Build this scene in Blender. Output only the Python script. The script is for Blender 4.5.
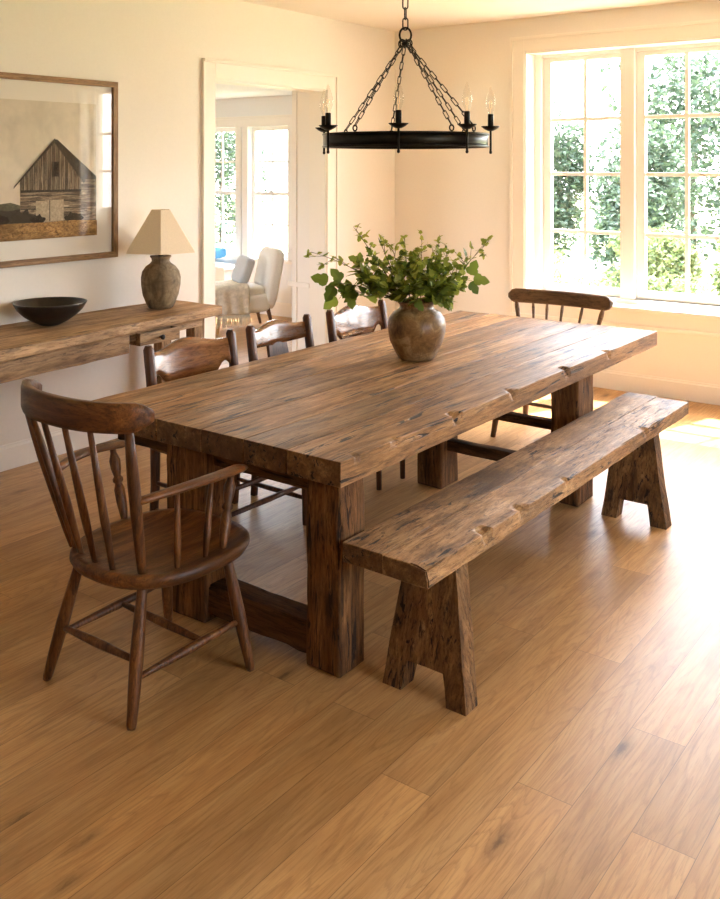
import bpy, bmesh, math, random
from mathutils import Vector, Matrix, Euler, noise

random.seed(7)
scene = bpy.context.scene
for o in list(bpy.data.objects):
    bpy.data.objects.remove(o, do_unlink=True)
COL = scene.collection
PI = math.pi

# ------------------------------------------------------------------ camera
cam_d = bpy.data.cameras.new('camera')
cam = bpy.data.objects.new('camera', cam_d); COL.objects.link(cam)
cam_d.sensor_fit = 'HORIZONTAL'; cam_d.sensor_width = 36.0
cam_d.lens = 940.0 * 36.0 / 720.0
cam_d.shift_x = 0.0
cam_d.shift_y = -(449.5 - 165.0) / 720.0
cam_d.clip_start = 0.05; cam_d.clip_end = 300
cam.location = (0, 0, 1.77)
cam.rotation_euler = (math.radians(90), 0, math.radians(36.6))
scene.camera = cam

# ------------------------------------------------------------------ world, sun, exposure
scene.view_settings.view_transform = 'Standard'
scene.view_settings.look = 'None'
scene.view_settings.gamma = 1.0
scene.view_settings.use_curve_mapping = False
scene.view_settings.exposure = 0.92

world = bpy.data.worlds.new('sky'); scene.world = world
world.use_nodes = True
wn = world.node_tree; wn.nodes.clear()
wo = wn.nodes.new('ShaderNodeOutputWorld'); bg = wn.nodes.new('ShaderNodeBackground')
sky = wn.nodes.new('ShaderNodeTexSky'); sky.sky_type = 'NISHITA'
sky.sun_disc = False; sky.sun_elevation = math.radians(60); sky.sun_rotation = math.radians(15)
sky.dust_density = 4.0; sky.ozone_density = 0.6; sky.air_density = 1.0
mx = wn.nodes.new('ShaderNodeMix'); mx.data_type = 'RGBA'; mx.inputs[0].default_value = 0.55
mx.inputs[7].default_value = (4.7, 4.9, 5.15, 1)          # bright thin cloud over the blue
wn.links.new(sky.outputs[0], mx.inputs[6]); wn.links.new(mx.outputs[2], bg.inputs[0])
bg.inputs[1].default_value = 2.2
wn.links.new(bg.outputs[0], wo.inputs[0])

sun_d = bpy.data.lights.new('sun', 'SUN'); sun = bpy.data.objects.new('sun', sun_d); COL.objects.link(sun)
sun_d.energy = 19.0; sun_d.color = (1.0, 0.96, 0.90); sun_d.angle = math.radians(0.6)
sun.rotation_euler = Vector((-0.30, -1.0, -1.95)).to_track_quat('-Z', 'Y').to_euler()
sun.location = (0, 12, 12)

def portal(name, loc, sx, sy, direction):
    d = bpy.data.lights.new(name, 'AREA'); d.shape = 'RECTANGLE'; d.size = sx; d.size_y = sy
    d.cycles.is_portal = True
    o = bpy.data.objects.new(name, d); COL.objects.link(o)
    o.location = loc; o.rotation_euler = Vector(direction).to_track_quat('-Z', 'Y').to_euler()
portal('window_portal', (-1.91, 7.43, 1.70), 3.4, 2.05, (0, -1, 0))
portal('side_window_portal', (2.98, 2.8, 1.55), 2.2, 1.7, (-1, 0, 0))
portal('sitting_room_portal', (-7.93, 8.42, 1.45), 1.6, 1.6, (0, -1, 0))
portal('sitting_room_front_portal', (-7.8, 1.25, 1.45), 2.0, 1.5, (0, 1, 0))
scene.cycles.diffuse_bounces = 7
scene.cycles.glossy_bounces = 4
scene.cycles.transparent_max_bounces = 16
scene.cycles.max_bounces = 10
scene.cycles.caustics_reflective = False
scene.cycles.caustics_refractive = False
scene.cycles.sample_clamp_indirect = 8.0

# ------------------------------------------------------------------ materials
def new_mat(name):
    m = bpy.data.materials.new(name); m.use_nodes = True
    nt = m.node_tree; nt.nodes.clear()
    out = nt.nodes.new('ShaderNodeOutputMaterial'); b = nt.nodes.new('ShaderNodeBsdfPrincipled')
    nt.links.new(b.outputs[0], out.inputs[0])
    return m, nt, b

def ramp(nt, stops, src, interp='LINEAR'):
    r = nt.nodes.new('ShaderNodeValToRGB'); e = r.color_ramp.elements
    r.color_ramp.interpolation = interp
    while len(e) < len(stops): e.new(0.5)
    for k, (p, c) in enumerate(stops):
        e[k].position = p; e[k].color = (c[0], c[1], c[2], 1) if not isinstance(c, (int, float)) else (c, c, c, 1)
    nt.links.new(src, r.inputs[0]); return r.outputs[0]

def noise_tex(nt, vec, scale, detail=6, rough=0.6, dist=0.0):
    n = nt.nodes.new('ShaderNodeTexNoise'); n.inputs['Scale'].default_value = scale
    n.inputs['Detail'].default_value = detail; n.inputs['Roughness'].default_value = rough
    n.inputs['Distortion'].default_value = dist
    if vec is not None: nt.links.new(vec, n.inputs['Vector'])
    return n.outputs['Fac']

def mapping(nt, vec, scale=(1, 1, 1), loc=(0, 0, 0)):
    m = nt.nodes.new('ShaderNodeMapping'); m.inputs['Scale'].default_value = scale
    m.inputs['Location'].default_value = loc
    nt.links.new(vec, m.inputs['Vector']); return m.outputs[0]

def mixc(nt, fac, a, b, mode='MIX'):
    m = nt.nodes.new('ShaderNodeMix'); m.data_type = 'RGBA'; m.blend_type = mode
    for sock, v in ((m.inputs[0], fac), (m.inputs[6], a), (m.inputs[7], b)):
        if isinstance(v, bpy.types.NodeSocket): nt.links.new(v, sock)
        elif isinstance(v, (int, float)): sock.default_value = v
        else: sock.default_value = (v[0], v[1], v[2], 1)
    return m.outputs[2]

def mathn(nt, op, a, b=None):
    m = nt.nodes.new('ShaderNodeMath'); m.operation = op
    for sock, v in ((m.inputs[0], a), (m.inputs[1], b)):
        if v is None: continue
        if isinstance(v, bpy.types.NodeSocket): nt.links.new(v, sock)
        else: sock.default_value = v
    return m.outputs[0]

def objcoord(nt):
    t = nt.nodes.new('ShaderNodeTexCoord'); return t.outputs['Object']

def bump(nt, b, height, strength=0.3, dist=0.01):
    n = nt.nodes.new('ShaderNodeBump'); n.inputs['Strength'].default_value = strength
    n.inputs['Distance'].default_value = dist
    nt.links.new(height, n.inputs['Height']); nt.links.new(n.outputs[0], b.inputs['Normal'])

def wood(name, axis, dark, mid, light, rough=0.5, across=9.0, along=0.9, crack=0.6, vary=0.35, blotch=0.5, bumpk=0.5, spec=0.4, knots=True, fineamt=0.75, endgrain_shade=False, island=False):
    m, nt, b = new_mat(name)
    co = objcoord(nt)
    if island:
        g = nt.nodes.new('ShaderNodeNewGeometry'); rnd = g.outputs['Random Per Island']
    else:
        at_ = nt.nodes.new('ShaderNodeAttribute'); at_.attribute_name = 'board'; oi = nt.nodes.new('ShaderNodeObjectInfo')
        rnd = mathn(nt, 'FRACT', mathn(nt, 'ADD', at_.outputs['Fac'], oi.outputs['Random']))
    add = nt.nodes.new('ShaderNodeVectorMath'); add.operation = 'ADD'
    cmb = nt.nodes.new('ShaderNodeCombineXYZ')
    for k in range(3): nt.links.new(mathn(nt, 'MULTIPLY', rnd, 17.0 + 9 * k), cmb.inputs[k])
    nt.links.new(co, add.inputs[0]); nt.links.new(cmb.outputs[0], add.inputs[1]); v = add.outputs[0]
    def sc(a, l): return tuple(l if ax == axis else a for ax in 'XYZ')
    grain = noise_tex(nt, mapping(nt, v, sc(across, along)), 1.0, 10, 0.72, 0.9)
    fine = noise_tex(nt, mapping(nt, v, sc(across * 6.5, along * 6.5)), 1.0, 7, 0.8, 0.6)
    big = noise_tex(nt, mapping(nt, v, sc(2.8, 1.1)), 1.0, 5, 0.65, 0.6)
    spot = noise_tex(nt, mapping(nt, v, sc(across * 2.2, along * 4.5)), 1.0, 6, 0.75, 0.6)
    col = ramp(nt, [(0.34, dark), (0.50, mid), (0.66, light)], grain)
    col = mixc(nt, ramp(nt, [(0.38, fineamt), (0.52, 0.0)], fine), col, tuple(c * 0.55 for c in dark))
    col = mixc(nt, ramp(nt, [(0.36, blotch), (0.54, 0.0)], big), col, tuple(c * 0.45 for c in dark))
    col = mixc(nt, ramp(nt, [(0.34, blotch), (0.43, 0.0)], spot), col, tuple(c * 0.30 for c in dark))
    if endgrain_shade:  # end faces darkened: darker end grain plus shade painted into the colour
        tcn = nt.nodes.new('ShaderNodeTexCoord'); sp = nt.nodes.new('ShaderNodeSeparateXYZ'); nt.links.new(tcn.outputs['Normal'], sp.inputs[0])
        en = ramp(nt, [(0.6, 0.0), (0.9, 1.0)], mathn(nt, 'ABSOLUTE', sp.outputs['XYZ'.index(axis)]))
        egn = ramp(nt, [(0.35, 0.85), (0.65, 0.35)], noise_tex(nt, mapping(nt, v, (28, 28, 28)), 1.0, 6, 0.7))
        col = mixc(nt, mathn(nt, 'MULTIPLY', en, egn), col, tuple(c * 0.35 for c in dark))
    hgt = mathn(nt, 'ADD', mathn(nt, 'MULTIPLY', grain, 0.5), mathn(nt, 'MULTIPLY', fine, 0.5))
    if crack > 0:
        ck = noise_tex(nt, mapping(nt, v, sc(across * 3.0, along * 2.4), (3, 7, 1)), 1.0, 4, 0.6, 1.3)
        ckf = ramp(nt, [(0.0, 0.0), (0.575, 0.0), (0.615, 1.0)], ck)
        gate = ramp(nt, [(0.47, 0.0), (0.54, 1.0)], noise_tex(nt, mapping(nt, v, sc(3.3, 1.4), (9, 2, 5)), 1.0, 2, 0.5))
        ckf = mathn(nt, 'MULTIPLY', ckf, gate)
        col = mixc(nt, mathn(nt, 'MULTIPLY', ckf, crack), col, (0.012, 0.007, 0.004))
        hgt = mathn(nt, 'SUBTRACT', hgt, mathn(nt, 'MULTIPLY', ckf, 1.2))
    if knots:
        vo = nt.nodes.new('ShaderNodeTexVoronoi'); vo.inputs['Scale'].default_value = 1.0
        nt.links.new(mapping(nt, v, sc(7.0, 2.2)), vo.inputs['Vector'])
        kf = ramp(nt, [(0.05, 1.0), (0.17, 0.0)], vo.outputs['Distance'])
        col = mixc(nt, mathn(nt, 'MULTIPLY', kf, 0.75), col, tuple(c * 0.25 for c in dark))
    hsv = nt.nodes.new('ShaderNodeHueSaturation')
    nt.links.new(col, hsv.inputs['Color'])
    nt.links.new(mathn(nt, 'ADD', mathn(nt, 'MULTIPLY', rnd, vary), 1.0 - vary * 0.5), hsv.inputs['Value'])
    nt.links.new(hsv.outputs[0], b.inputs['Base Color'])
    r2 = ramp(nt, [(0.3, min(1, rough + 0.16)), (0.7, max(0.05, rough - 0.06))], grain)
    nt.links.new(r2, b.inputs['Roughness'])
    b.inputs['Specular IOR Level'].default_value = spec
    bump(nt, b, hgt, bumpk, 0.006)
    return m

OLD = ((0.15, 0.072, 0.027), (0.39, 0.205, 0.082), (0.62, 0.375, 0.175))
MAT = {}
MAT['top_y'] = wood('reclaimed_wood_lengthwise', 'Y', *OLD, rough=0.44, across=11, along=0.9, crack=1.0, vary=0.55, blotch=0.6, bumpk=0.5, endgrain_shade=True)
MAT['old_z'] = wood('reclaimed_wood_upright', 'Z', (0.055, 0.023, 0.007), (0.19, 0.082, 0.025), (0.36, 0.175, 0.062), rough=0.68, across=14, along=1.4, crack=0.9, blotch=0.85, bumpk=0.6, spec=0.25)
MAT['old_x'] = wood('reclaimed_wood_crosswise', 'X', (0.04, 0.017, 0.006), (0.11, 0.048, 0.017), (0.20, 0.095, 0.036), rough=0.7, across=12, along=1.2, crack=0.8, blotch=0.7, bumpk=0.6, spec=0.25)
BN = ((0.135, 0.066, 0.025), (0.39, 0.215, 0.088), (0.62, 0.39, 0.19))
MAT['bench_y'] = wood('bench_wood_lengthwise', 'Y', *BN, rough=0.46, across=17, along=2.4, crack=1.0, blotch=0.8, bumpk=0.8, endgrain_shade=True)
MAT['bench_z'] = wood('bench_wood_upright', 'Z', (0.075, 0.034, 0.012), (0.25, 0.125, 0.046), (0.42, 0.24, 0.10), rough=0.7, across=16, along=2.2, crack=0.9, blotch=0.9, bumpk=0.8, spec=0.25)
CN = ((0.17, 0.090, 0.038), (0.40, 0.235, 0.110), (0.56, 0.36, 0.19))
MAT['console_y'] = wood('console_wood_lengthwise', 'Y', *CN, rough=0.6, across=9, along=0.8, crack=0.6, blotch=0.25, bumpk=0.4)
MAT['console_z'] = wood('console_wood_upright', 'Z', *CN, rough=0.6, across=10, along=1.0, crack=0.5, blotch=0.3, bumpk=0.4)
WC = ((0.055, 0.018, 0.005), (0.155, 0.056, 0.015), (0.30, 0.125, 0.038))
MAT['windsor_z'] = wood('worn_chestnut_wood', 'Z', *WC, rough=0.36, across=16, along=1.6, crack=0.3, blotch=0.6, bumpk=0.25, vary=0.1, knots=False)
MAT['windsor_x'] = wood('worn_chestnut_wood_crosswise', 'X', *WC, rough=0.34, across=14, along=1.5, crack=0.25, blotch=0.45, bumpk=0.25, vary=0.1, knots=False)
MAT['windsor_y'] = wood('worn_chestnut_wood_deep', 'Y', *WC, rough=0.36, across=12, along=1.5, crack=0.3, blotch=0.5, bumpk=0.25, vary=0.1, knots=False)
RC = ((0.085, 0.028, 0.010), (0.225, 0.085, 0.028), (0.36, 0.155, 0.055))
MAT['crest'] = wood('polished_red_brown_wood', 'X', *RC, rough=0.17, across=9, along=1.2, crack=0.25, blotch=0.25, bumpk=0.15, vary=0.1)
_b = MAT['crest'].node_tree.nodes['Principled BSDF']; _b.inputs['Coat Weight'].default_value = 0.8; _b.inputs['Coat Roughness'].default_value = 0.12
MAT['post'] = wood('dark_red_brown_wood', 'Z', (0.045, 0.016, 0.007), (0.115, 0.041, 0.017), (0.20, 0.075, 0.032), rough=0.34, across=14, along=1.5, crack=0.2, blotch=0.3, bumpk=0.15, vary=0.1, knots=False)
MAT['far_chair'] = wood('dull_brown_wood', 'X', (0.07, 0.035, 0.017), (0.17, 0.092, 0.046), (0.27, 0.155, 0.08), rough=0.45, across=10, along=1.3, crack=0.3, blotch=0.4, bumpk=0.2, vary=0.1, knots=False)
MAT['frame_y'] = wood('oak_frame_wood', 'Y', (0.17, 0.088, 0.036), (0.34, 0.19, 0.085), (0.46, 0.28, 0.14), rough=0.5, across=30, along=2.0, crack=0.3, blotch=0.2, bumpk=0.2, vary=0.2, knots=False)
MAT['frame_z'] = wood('oak_frame_wood_upright', 'Z', (0.17, 0.088, 0.036), (0.34, 0.19, 0.085), (0.46, 0.28, 0.14), rough=0.5, across=30, along=2.0, crack=0.3, blotch=0.2, bumpk=0.2, vary=0.2, knots=False)

def plain(name, c, rough=0.6, metal=0.0, nscale=0, namt=0.0, bumpk=0.0, spec=0.5):
    m, nt, b = new_mat(name)
    b.inputs['Roughness'].default_value = rough; b.inputs['Metallic'].default_value = metal
    b.inputs['Specular IOR Level'].default_value = spec
    if nscale:
        f = noise_tex(nt, objcoord(nt), nscale, 6, 0.65, 0.2)
        lo = tuple(x * (1 - namt) for x in c); hi = tuple(min(1, x * (1 + namt)) for x in c)
        nt.links.new(ramp(nt, [(0.3, lo), (0.7, hi)], f), b.inputs['Base Color'])
        if bumpk: bump(nt, b, f, bumpk, 0.004)
    else:
        b.inputs['Base Color'].default_value = (*c, 1)
    return m

MAT['wall'] = plain('cream_plaster', (0.84, 0.795, 0.73), 0.85, 0, 60, 0.015, 0.04, 0.2)
MAT['ceil'] = plain('ceiling_paint', (0.86, 0.81, 0.73), 0.9, 0, 60, 0.01, 0.02, 0.2)
MAT['trim'] = plain('cream_trim_paint', (0.86, 0.81, 0.73), 0.45, 0, 40, 0.01)
MAT['base'] = plain('white_baseboard_paint', (0.84, 0.80, 0.74), 0.45, 0, 40, 0.01)
MAT['white'] = plain('white_window_paint', (0.85, 0.82, 0.77), 0.4, 0, 40, 0.01)
MAT['coolwall'] = plain('cool_white_paint', (0.80, 0.81, 0.82), 0.8, 0, 50, 0.01, 0, 0.2)
MAT['iron'] = plain('black_iron', (0.012, 0.011, 0.010), 0.36, 0.6, 40, 0.4, 0.1)
MAT['ironband'] = plain('black_iron_band', (0.014, 0.013, 0.012), 0.30, 0.75, 25, 0.4, 0.08)
MAT['blackbowl'] = plain('charred_black_wood', (0.014, 0.010, 0.008), 0.32, 0, 30, 0.6, 0.25)
MAT['knob'] = plain('dark_knob', (0.02, 0.014, 0.01), 0.4, 0.3)
MAT['leafstem'] = plain('green_brown_stem', (0.085, 0.075, 0.028), 0.6)
MAT['bark'] = plain('tree_bark', (0.12, 0.085, 0.06), 0.9, 0, 15, 0.4, 0.5)
MAT['linen'] = plain('linen_shade', (0.84, 0.71, 0.54), 0.9, 0, 220, 0.10, 0.15, 0.1)
MAT['upholstery'] = plain('cream_boucle', (0.80, 0.77, 0.72), 0.95, 0, 120, 0.08, 0.4, 0.1)
MAT['throw'] = plain('oatmeal_wool', (0.66, 0.60, 0.51), 0.95, 0, 22, 0.22, 0.5, 0.1)
MAT['fringe'] = plain('cream_wool_fringe', (0.74, 0.68, 0.58), 0.95, 0, 70, 0.1, 0.2, 0.1)
MAT['greycush'] = plain('grey_linen', (0.56, 0.58, 0.61), 0.95, 0, 90, 0.1, 0.3, 0.1)
MAT['blue'] = plain('blue_cotton', (0.10, 0.30, 0.52), 0.9, 0, 60, 0.15, 0.2, 0.1)
MAT['navy'] = plain('dark_blue_cotton', (0.03, 0.09, 0.17), 0.9, 0, 60, 0.15, 0.2, 0.1)
MAT['palewood'] = plain('pale_oak', (0.55, 0.36, 0.17), 0.5, 0, 40, 0.1)
MAT['darkleg'] = plain('walnut_leg', (0.13, 0.06, 0.025), 0.5, 0, 40, 0.2)
MAT['mat'] = plain('off_white_mat_board', (0.84, 0.79, 0.71), 0.9, 0, 200, 0.01)
MAT['terracotta'] = plain('weathered_terracotta', (0.38, 0.22, 0.14), 0.8, 0, 20, 0.2, 0.3)
MAT['lawn'] = plain('lawn_green', (0.27, 0.29, 0.15), 0.9, 0, 12, 0.35, 0.4)
MAT['paving'] = plain('pale_stone_paving', (0.55, 0.50, 0.42), 0.8, 0, 6, 0.12, 0.2)
MAT['siding'] = plain('pale_house_siding', (0.72, 0.70, 0.66), 0.8)

def pottery(name, a, b_, c, rough, scale, vert=0.0):
    m, nt, b = new_mat(name)
    co = objcoord(nt)
    f = noise_tex(nt, mapping(nt, co, (1, 1, 1.3)), scale, 8, 0.7, 0.6)
    g = noise_tex(nt, co, scale * 6, 5, 0.7, 0.1)
    h = noise_tex(nt, mapping(nt, co, (2.5, 2.5, 0.7), (4, 2, 8)), scale, 5, 0.6, 0.8)
    col = ramp(nt, [(0.32, a), (0.5, b_), (0.68, c)], f)
    col = mixc(nt, ramp(nt, [(0.48, 0.0), (0.66, 0.55)], h), col, tuple(x * 0.25 for x in a))
    col = mixc(nt, ramp(nt, [(0.55, 0.0), (0.7, 0.5)], g), col, a)
    nt.links.new(col, b.inputs['Base Color'])
    nt.links.new(ramp(nt, [(0.3, rough + 0.2), (0.7, rough)], f), b.inputs['Roughness'])
    bump(nt, b, mathn(nt, 'ADD', f, mathn(nt, 'MULTIPLY', g, 0.4)), 0.35, 0.006)
    return m
MAT['vase'] = pottery('mottled_brown_glaze', (0.085, 0.040, 0.013), (0.22, 0.125, 0.048), (0.42, 0.31, 0.17), 0.25, 11)
MAT['lampbase'] = pottery('aged_clay', (0.12, 0.085, 0.045), (0.26, 0.19, 0.11), (0.38, 0.30, 0.19), 0.6, 8)

def glass(name, tint=(1, 1, 1), base=0.04, rough=0.0):
    m = bpy.data.materials.new(name); m.use_nodes = True
    nt = m.node_tree; nt.nodes.clear()
    out = nt.nodes.new('ShaderNodeOutputMaterial'); mixs = nt.nodes.new('ShaderNodeMixShader')
    tr = nt.nodes.new('ShaderNodeBsdfTransparent'); gl = nt.nodes.new('ShaderNodeBsdfGlossy')
    lw = nt.nodes.new('ShaderNodeLayerWeight'); lw.inputs[0].default_value = 0.5
    frs = mathn(nt, 'ADD', mathn(nt, 'MULTIPLY', mathn(nt, 'POWER', lw.outputs['Facing'], 5.0), 0.96), base)
    tr.inputs[0].default_value = (*tint, 1); gl.inputs['Roughness'].default_value = rough
    nt.links.new(frs, mixs.inputs[0]); nt.links.new(tr.outputs[0], mixs.inputs[1]); nt.links.new(gl.outputs[0], mixs.inputs[2])
    nt.links.new(mixs.outputs[0], out.inputs[0])
    return m
MAT['glass'] = glass('window_glass')
MAT['pglass'] = glass('picture_glass')
MAT['bulb'] = glass('clear_bulb_glass', (0.98, 0.97, 0.95), 0.08)
m_, nt_, b_ = new_mat('bulb_filament'); b_.inputs['Base Color'].default_value = (0.9, 0.7, 0.4, 1)
b_.inputs['Emission Color'].default_value = (1, 0.72, 0.38, 1); b_.inputs['Emission Strength'].default_value = 0.6
MAT['filament'] = m_

def leaf_mat(name, dark, light, trans=0.35):
    m = bpy.data.materials.new(name); m.use_nodes = True
    nt = m.node_tree; nt.nodes.clear()
    out = nt.nodes.new('ShaderNodeOutputMaterial'); b = nt.nodes.new('ShaderNodeBsdfPrincipled')
    t = nt.nodes.new('ShaderNodeBsdfTranslucent'); ms = nt.nodes.new('ShaderNodeMixShader'); ms.inputs[0].default_value = trans
    g = nt.nodes.new('ShaderNodeNewGeometry')
    c = ramp(nt, [(0.0, dark), (1.0, light)], g.outputs['Random Per Island'])
    nt.links.new(c, b.inputs['Base Color']); nt.links.new(c, t.inputs[0]); b.inputs['Roughness'].default_value = 0.5
    nt.links.new(b.outputs[0], ms.inputs[1]); nt.links.new(t.outputs[0], ms.inputs[2]); nt.links.new(ms.outputs[0], out.inputs[0])
    return m
MAT['leaf'] = leaf_mat('fresh_green_leaf', (0.10, 0.155, 0.018), (0.32, 0.39, 0.055), 0.38)
MAT['leaf_young'] = leaf_mat('young_green_leaf', (0.28, 0.33, 0.045), (0.50, 0.54, 0.11), 0.42)
MAT['tree_leaf'] = leaf_mat('garden_tree_leaf', (0.018, 0.040, 0.024), (0.10, 0.15, 0.085), 0.2)
MAT['bush_leaf'] = leaf_mat('garden_bush_leaf', (0.06, 0.10, 0.035), (0.24, 0.28, 0.11), 0.3)

# floor: long oak planks, 168 mm wide, running along Y
def floor_mat():
    m, nt, b = new_mat('oak_plank_floor')
    co = objcoord(nt)
    sep = nt.nodes.new('ShaderNodeSeparateXYZ'); nt.links.new(co, sep.inputs[0])
    cmb = nt.nodes.new('ShaderNodeCombineXYZ')
    nt.links.new(mathn(nt, 'ADD', sep.outputs[1], 20.0 - 2.08 + 0.35), cmb.inputs[0])
    nt.links.new(mathn(nt, 'ADD', sep.outputs[0], 1.245 + 0.168 * 200), cmb.inputs[1])
    def brick(mort, c1, c2, mc):
        br = nt.nodes.new('ShaderNodeTexBrick'); br.offset = 0.37; br.offset_frequency = 2; br.squash = 0.82; br.squash_frequency = 3
        br.inputs['Scale'].default_value = 1.0; br.inputs['Brick Width'].default_value = 2.15; br.inputs['Row Height'].default_value = 0.168
        br.inputs['Mortar Size'].default_value = mort; br.inputs['Mortar Smooth'].default_value = 0.3; br.inputs['Bias'].default_value = 0.0
        br.inputs['Color1'].default_value = (c1, c1, c1, 1); br.inputs['Color2'].default_value = (c2, c2, c2, 1); br.inputs['Mortar'].default_value = (mc, mc, mc, 1)
        nt.links.new(cmb.outputs[0], br.inputs['Vector']); return br
    br = brick(0.0, 0.0, 1.0, 0.5)
    seam = brick(0.0012, 0.0, 0.0, 1.0).outputs['Fac']
    val = br.outputs['Color']
    c2 = nt.nodes.new('ShaderNodeCombineXYZ')
    nt.links.new(mathn(nt, 'MULTIPLY', val, 31.0), c2.inputs[0]); nt.links.new(mathn(nt, 'MULTIPLY', val, 47.0), c2.inputs[1])
    add = nt.nodes.new('ShaderNodeVectorMath'); add.operation = 'ADD'; nt.links.new(co, add.inputs[0]); nt.links.new(c2.outputs[0], add.inputs[1]); v = add.outputs[0]
    grain = noise_tex(nt, mapping(nt, v, (16, 1.1, 1)), 1.0, 9, 0.68, 1.2)
    fine = noise_tex(nt, mapping(nt, v, (120, 5.5, 1)), 1.0, 5, 0.7, 0.6)
    blot = noise_tex(nt, mapping(nt, v, (3.2, 1.1, 1)), 1.0, 5, 0.65, 0.6)
    # cathedral figure: contour lines of a long smooth field
    fld = noise_tex(nt, mapping(nt, v, (5.5, 0.62, 1)), 1.0, 2, 0.45, 0.25)
    fr_ = mathn(nt, 'FRACT', mathn(nt, 'ADD', mathn(nt, 'MULTIPLY', fld, 26.0), mathn(nt, 'MULTIPLY', fine, 0.9)))
    figure = ramp(nt, [(0.0, 1.0), (0.30, 0.0), (0.95, 0.0), (1.0, 1.0)], fr_)
    col = ramp(nt, [(0.30, (0.43, 0.225, 0.083)), (0.5, (0.55, 0.315, 0.128)), (0.70, (0.63, 0.385, 0.172))], grain)
    col = mixc(nt, mathn(nt, 'MULTIPLY', ramp(nt, [(0.36, 1.0), (0.50, 0.0)], fine), 0.42), col, (0.27, 0.125, 0.042))
    col = mixc(nt, mathn(nt, 'MULTIPLY', figure, 0.30), col, (0.20, 0.09, 0.03))
    col = mixc(nt, ramp(nt, [(0.33, 0.35), (0.48, 0.0)], blot), col, (0.22, 0.105, 0.037))
    vo = nt.nodes.new('ShaderNodeTexVoronoi'); vo.inputs['Scale'].default_value = 1.0
    wob = noise_tex(nt, mapping(nt, v, (30, 12, 1)), 1.0, 5, 0.7)
    nt.links.new(mapping(nt, v, (4.6, 1.5, 1)), vo.inputs['Vector'])
    kd = mathn(nt, 'ADD', vo.outputs['Distance'], mathn(nt, 'MULTIPLY', wob, 0.14))
    kf = ramp(nt, [(0.11, 1.0), (0.15, 0.4), (0.24, 0.0)], kd)
    col = mixc(nt, mathn(nt, 'MULTIPLY', kf, 0.8), col, (0.075, 0.03, 0.010))
    hsv = nt.nodes.new('ShaderNodeHueSaturation'); nt.links.new(col, hsv.inputs['Color'])
    nt.links.new(mathn(nt, 'ADD', mathn(nt, 'MULTIPLY', val, 0.26), 0.87), hsv.inputs['Value'])
    col = mixc(nt, mathn(nt, 'MULTIPLY', seam, 0.6), hsv.outputs[0], (0.06, 0.028, 0.01))
    nt.links.new(col, b.inputs['Base Color'])
    nt.links.new(ramp(nt, [(0.3, 0.40), (0.7, 0.35)], fine), b.inputs['Roughness'])
    b.inputs['Specular IOR Level'].default_value = 0.45
    h = mathn(nt, 'SUBTRACT', mathn(nt, 'MULTIPLY', fine, 0.25), seam)
    bump(nt, b, h, 0.12, 0.002)
    return m
MAT['floor'] = floor_mat()

def barn_board_mat(name, axis):
    return wood(name, axis, (0.02, 0.014, 0.009), (0.20, 0.145, 0.095), (0.56, 0.46, 0.33), rough=0.9, across=55, along=5, crack=0.8, vary=0.9, blotch=0.6, bumpk=0.0, spec=0.1, knots=False, island=True)
MAT['barn_v'] = barn_board_mat('print_upright_boards', 'Z'); MAT['barn_h'] = barn_board_mat('print_level_boards', 'Y')
MAT['pr_sky'] = plain('print_sepia_sky', (0.70, 0.62, 0.50), 0.9, 0, 5, 0.16, 0, 0.1)
MAT['pr_dark'] = plain('print_dark', (0.03, 0.024, 0.018), 0.9, 0, 40, 0.5, 0, 0.1)
MAT['pr_hill'] = plain('print_hill', (0.085, 0.085, 0.05), 0.9, 0, 40, 0.5, 0, 0.1)
MAT['pr_field'] = wood('print_dry_field', 'Y', (0.10, 0.05, 0.02), (0.42, 0.24, 0.09), (0.66, 0.42, 0.18), rough=0.9, across=45, along=20, crack=0.3, blotch=0.6, bumpk=0.0, spec=0.1, knots=False)
MAT['pr_door'] = plain('print_pale_door', (0.42, 0.34, 0.24), 0.9, 0, 60, 0.35, 0, 0.1)

# ------------------------------------------------------------------ object helpers
def obj(name, me_or_bm, mats, parent=None, loc=None, smooth=False):
    if isinstance(me_or_bm, bmesh.types.BMesh):
        me = bpy.data.meshes.new(name); bmesh.ops.recalc_face_normals(me_or_bm, faces=me_or_bm.faces)
        me_or_bm.to_mesh(me); me_or_bm.free()
    else: me = me_or_bm
    for m in (mats if isinstance(mats, (list, tuple)) else [mats]): me.materials.append(m)
    if smooth:
        for p in me.polygons: p.use_smooth = True
    o = bpy.data.objects.new(name, me); COL.objects.link(o)
    if parent is not None: o.parent = parent
    if loc is not None: o.location = loc
    return o

def tag(o, label, cat, group=None, kind=None):
    o['label'] = label; o['category'] = cat
    if group: o['group'] = group
    if kind: o['kind'] = kind
    return o

def thing(name, label, cat, loc=(0, 0, 0), rz=0.0, group=None):
    o = bpy.data.objects.new(name, None); COL.objects.link(o); o.empty_display_size = 0.1
    o.location = loc; o.rotation_euler = (0, 0, rz)
    return tag(o, label, cat, group)

def struct(name, bm, mats, parent=None, smooth=False):
    o = obj(name, bm, mats, parent, smooth=smooth)
    if parent is None: o['kind'] = 'structure'
    return o

def NB(): return bmesh.new()

def box(bm, c, s, rot=None, bev=0.0, mi=0):
    r = bmesh.ops.create_cube(bm, size=1.0)
    vs = r['verts']
    bmesh.ops.scale(bm, vec=s, verts=vs)
    if bev > 0:
        es = list({e for v in vs for e in v.link_edges})
        rb = bmesh.ops.bevel(bm, geom=es, offset=bev, segments=2, affect='EDGES', profile=0.6)
        vs = list({v for f in rb['faces'] for v in f.verts} | {v for v in vs if v.is_valid})
    if rot is not None: bmesh.ops.rotate(bm, cent=(0, 0, 0), matrix=rot, verts=vs)
    bmesh.ops.translate(bm, vec=c, verts=vs)
    if mi:
        for f in {f for v in vs for f in v.link_faces}: f.material_index = mi
    return vs

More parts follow.
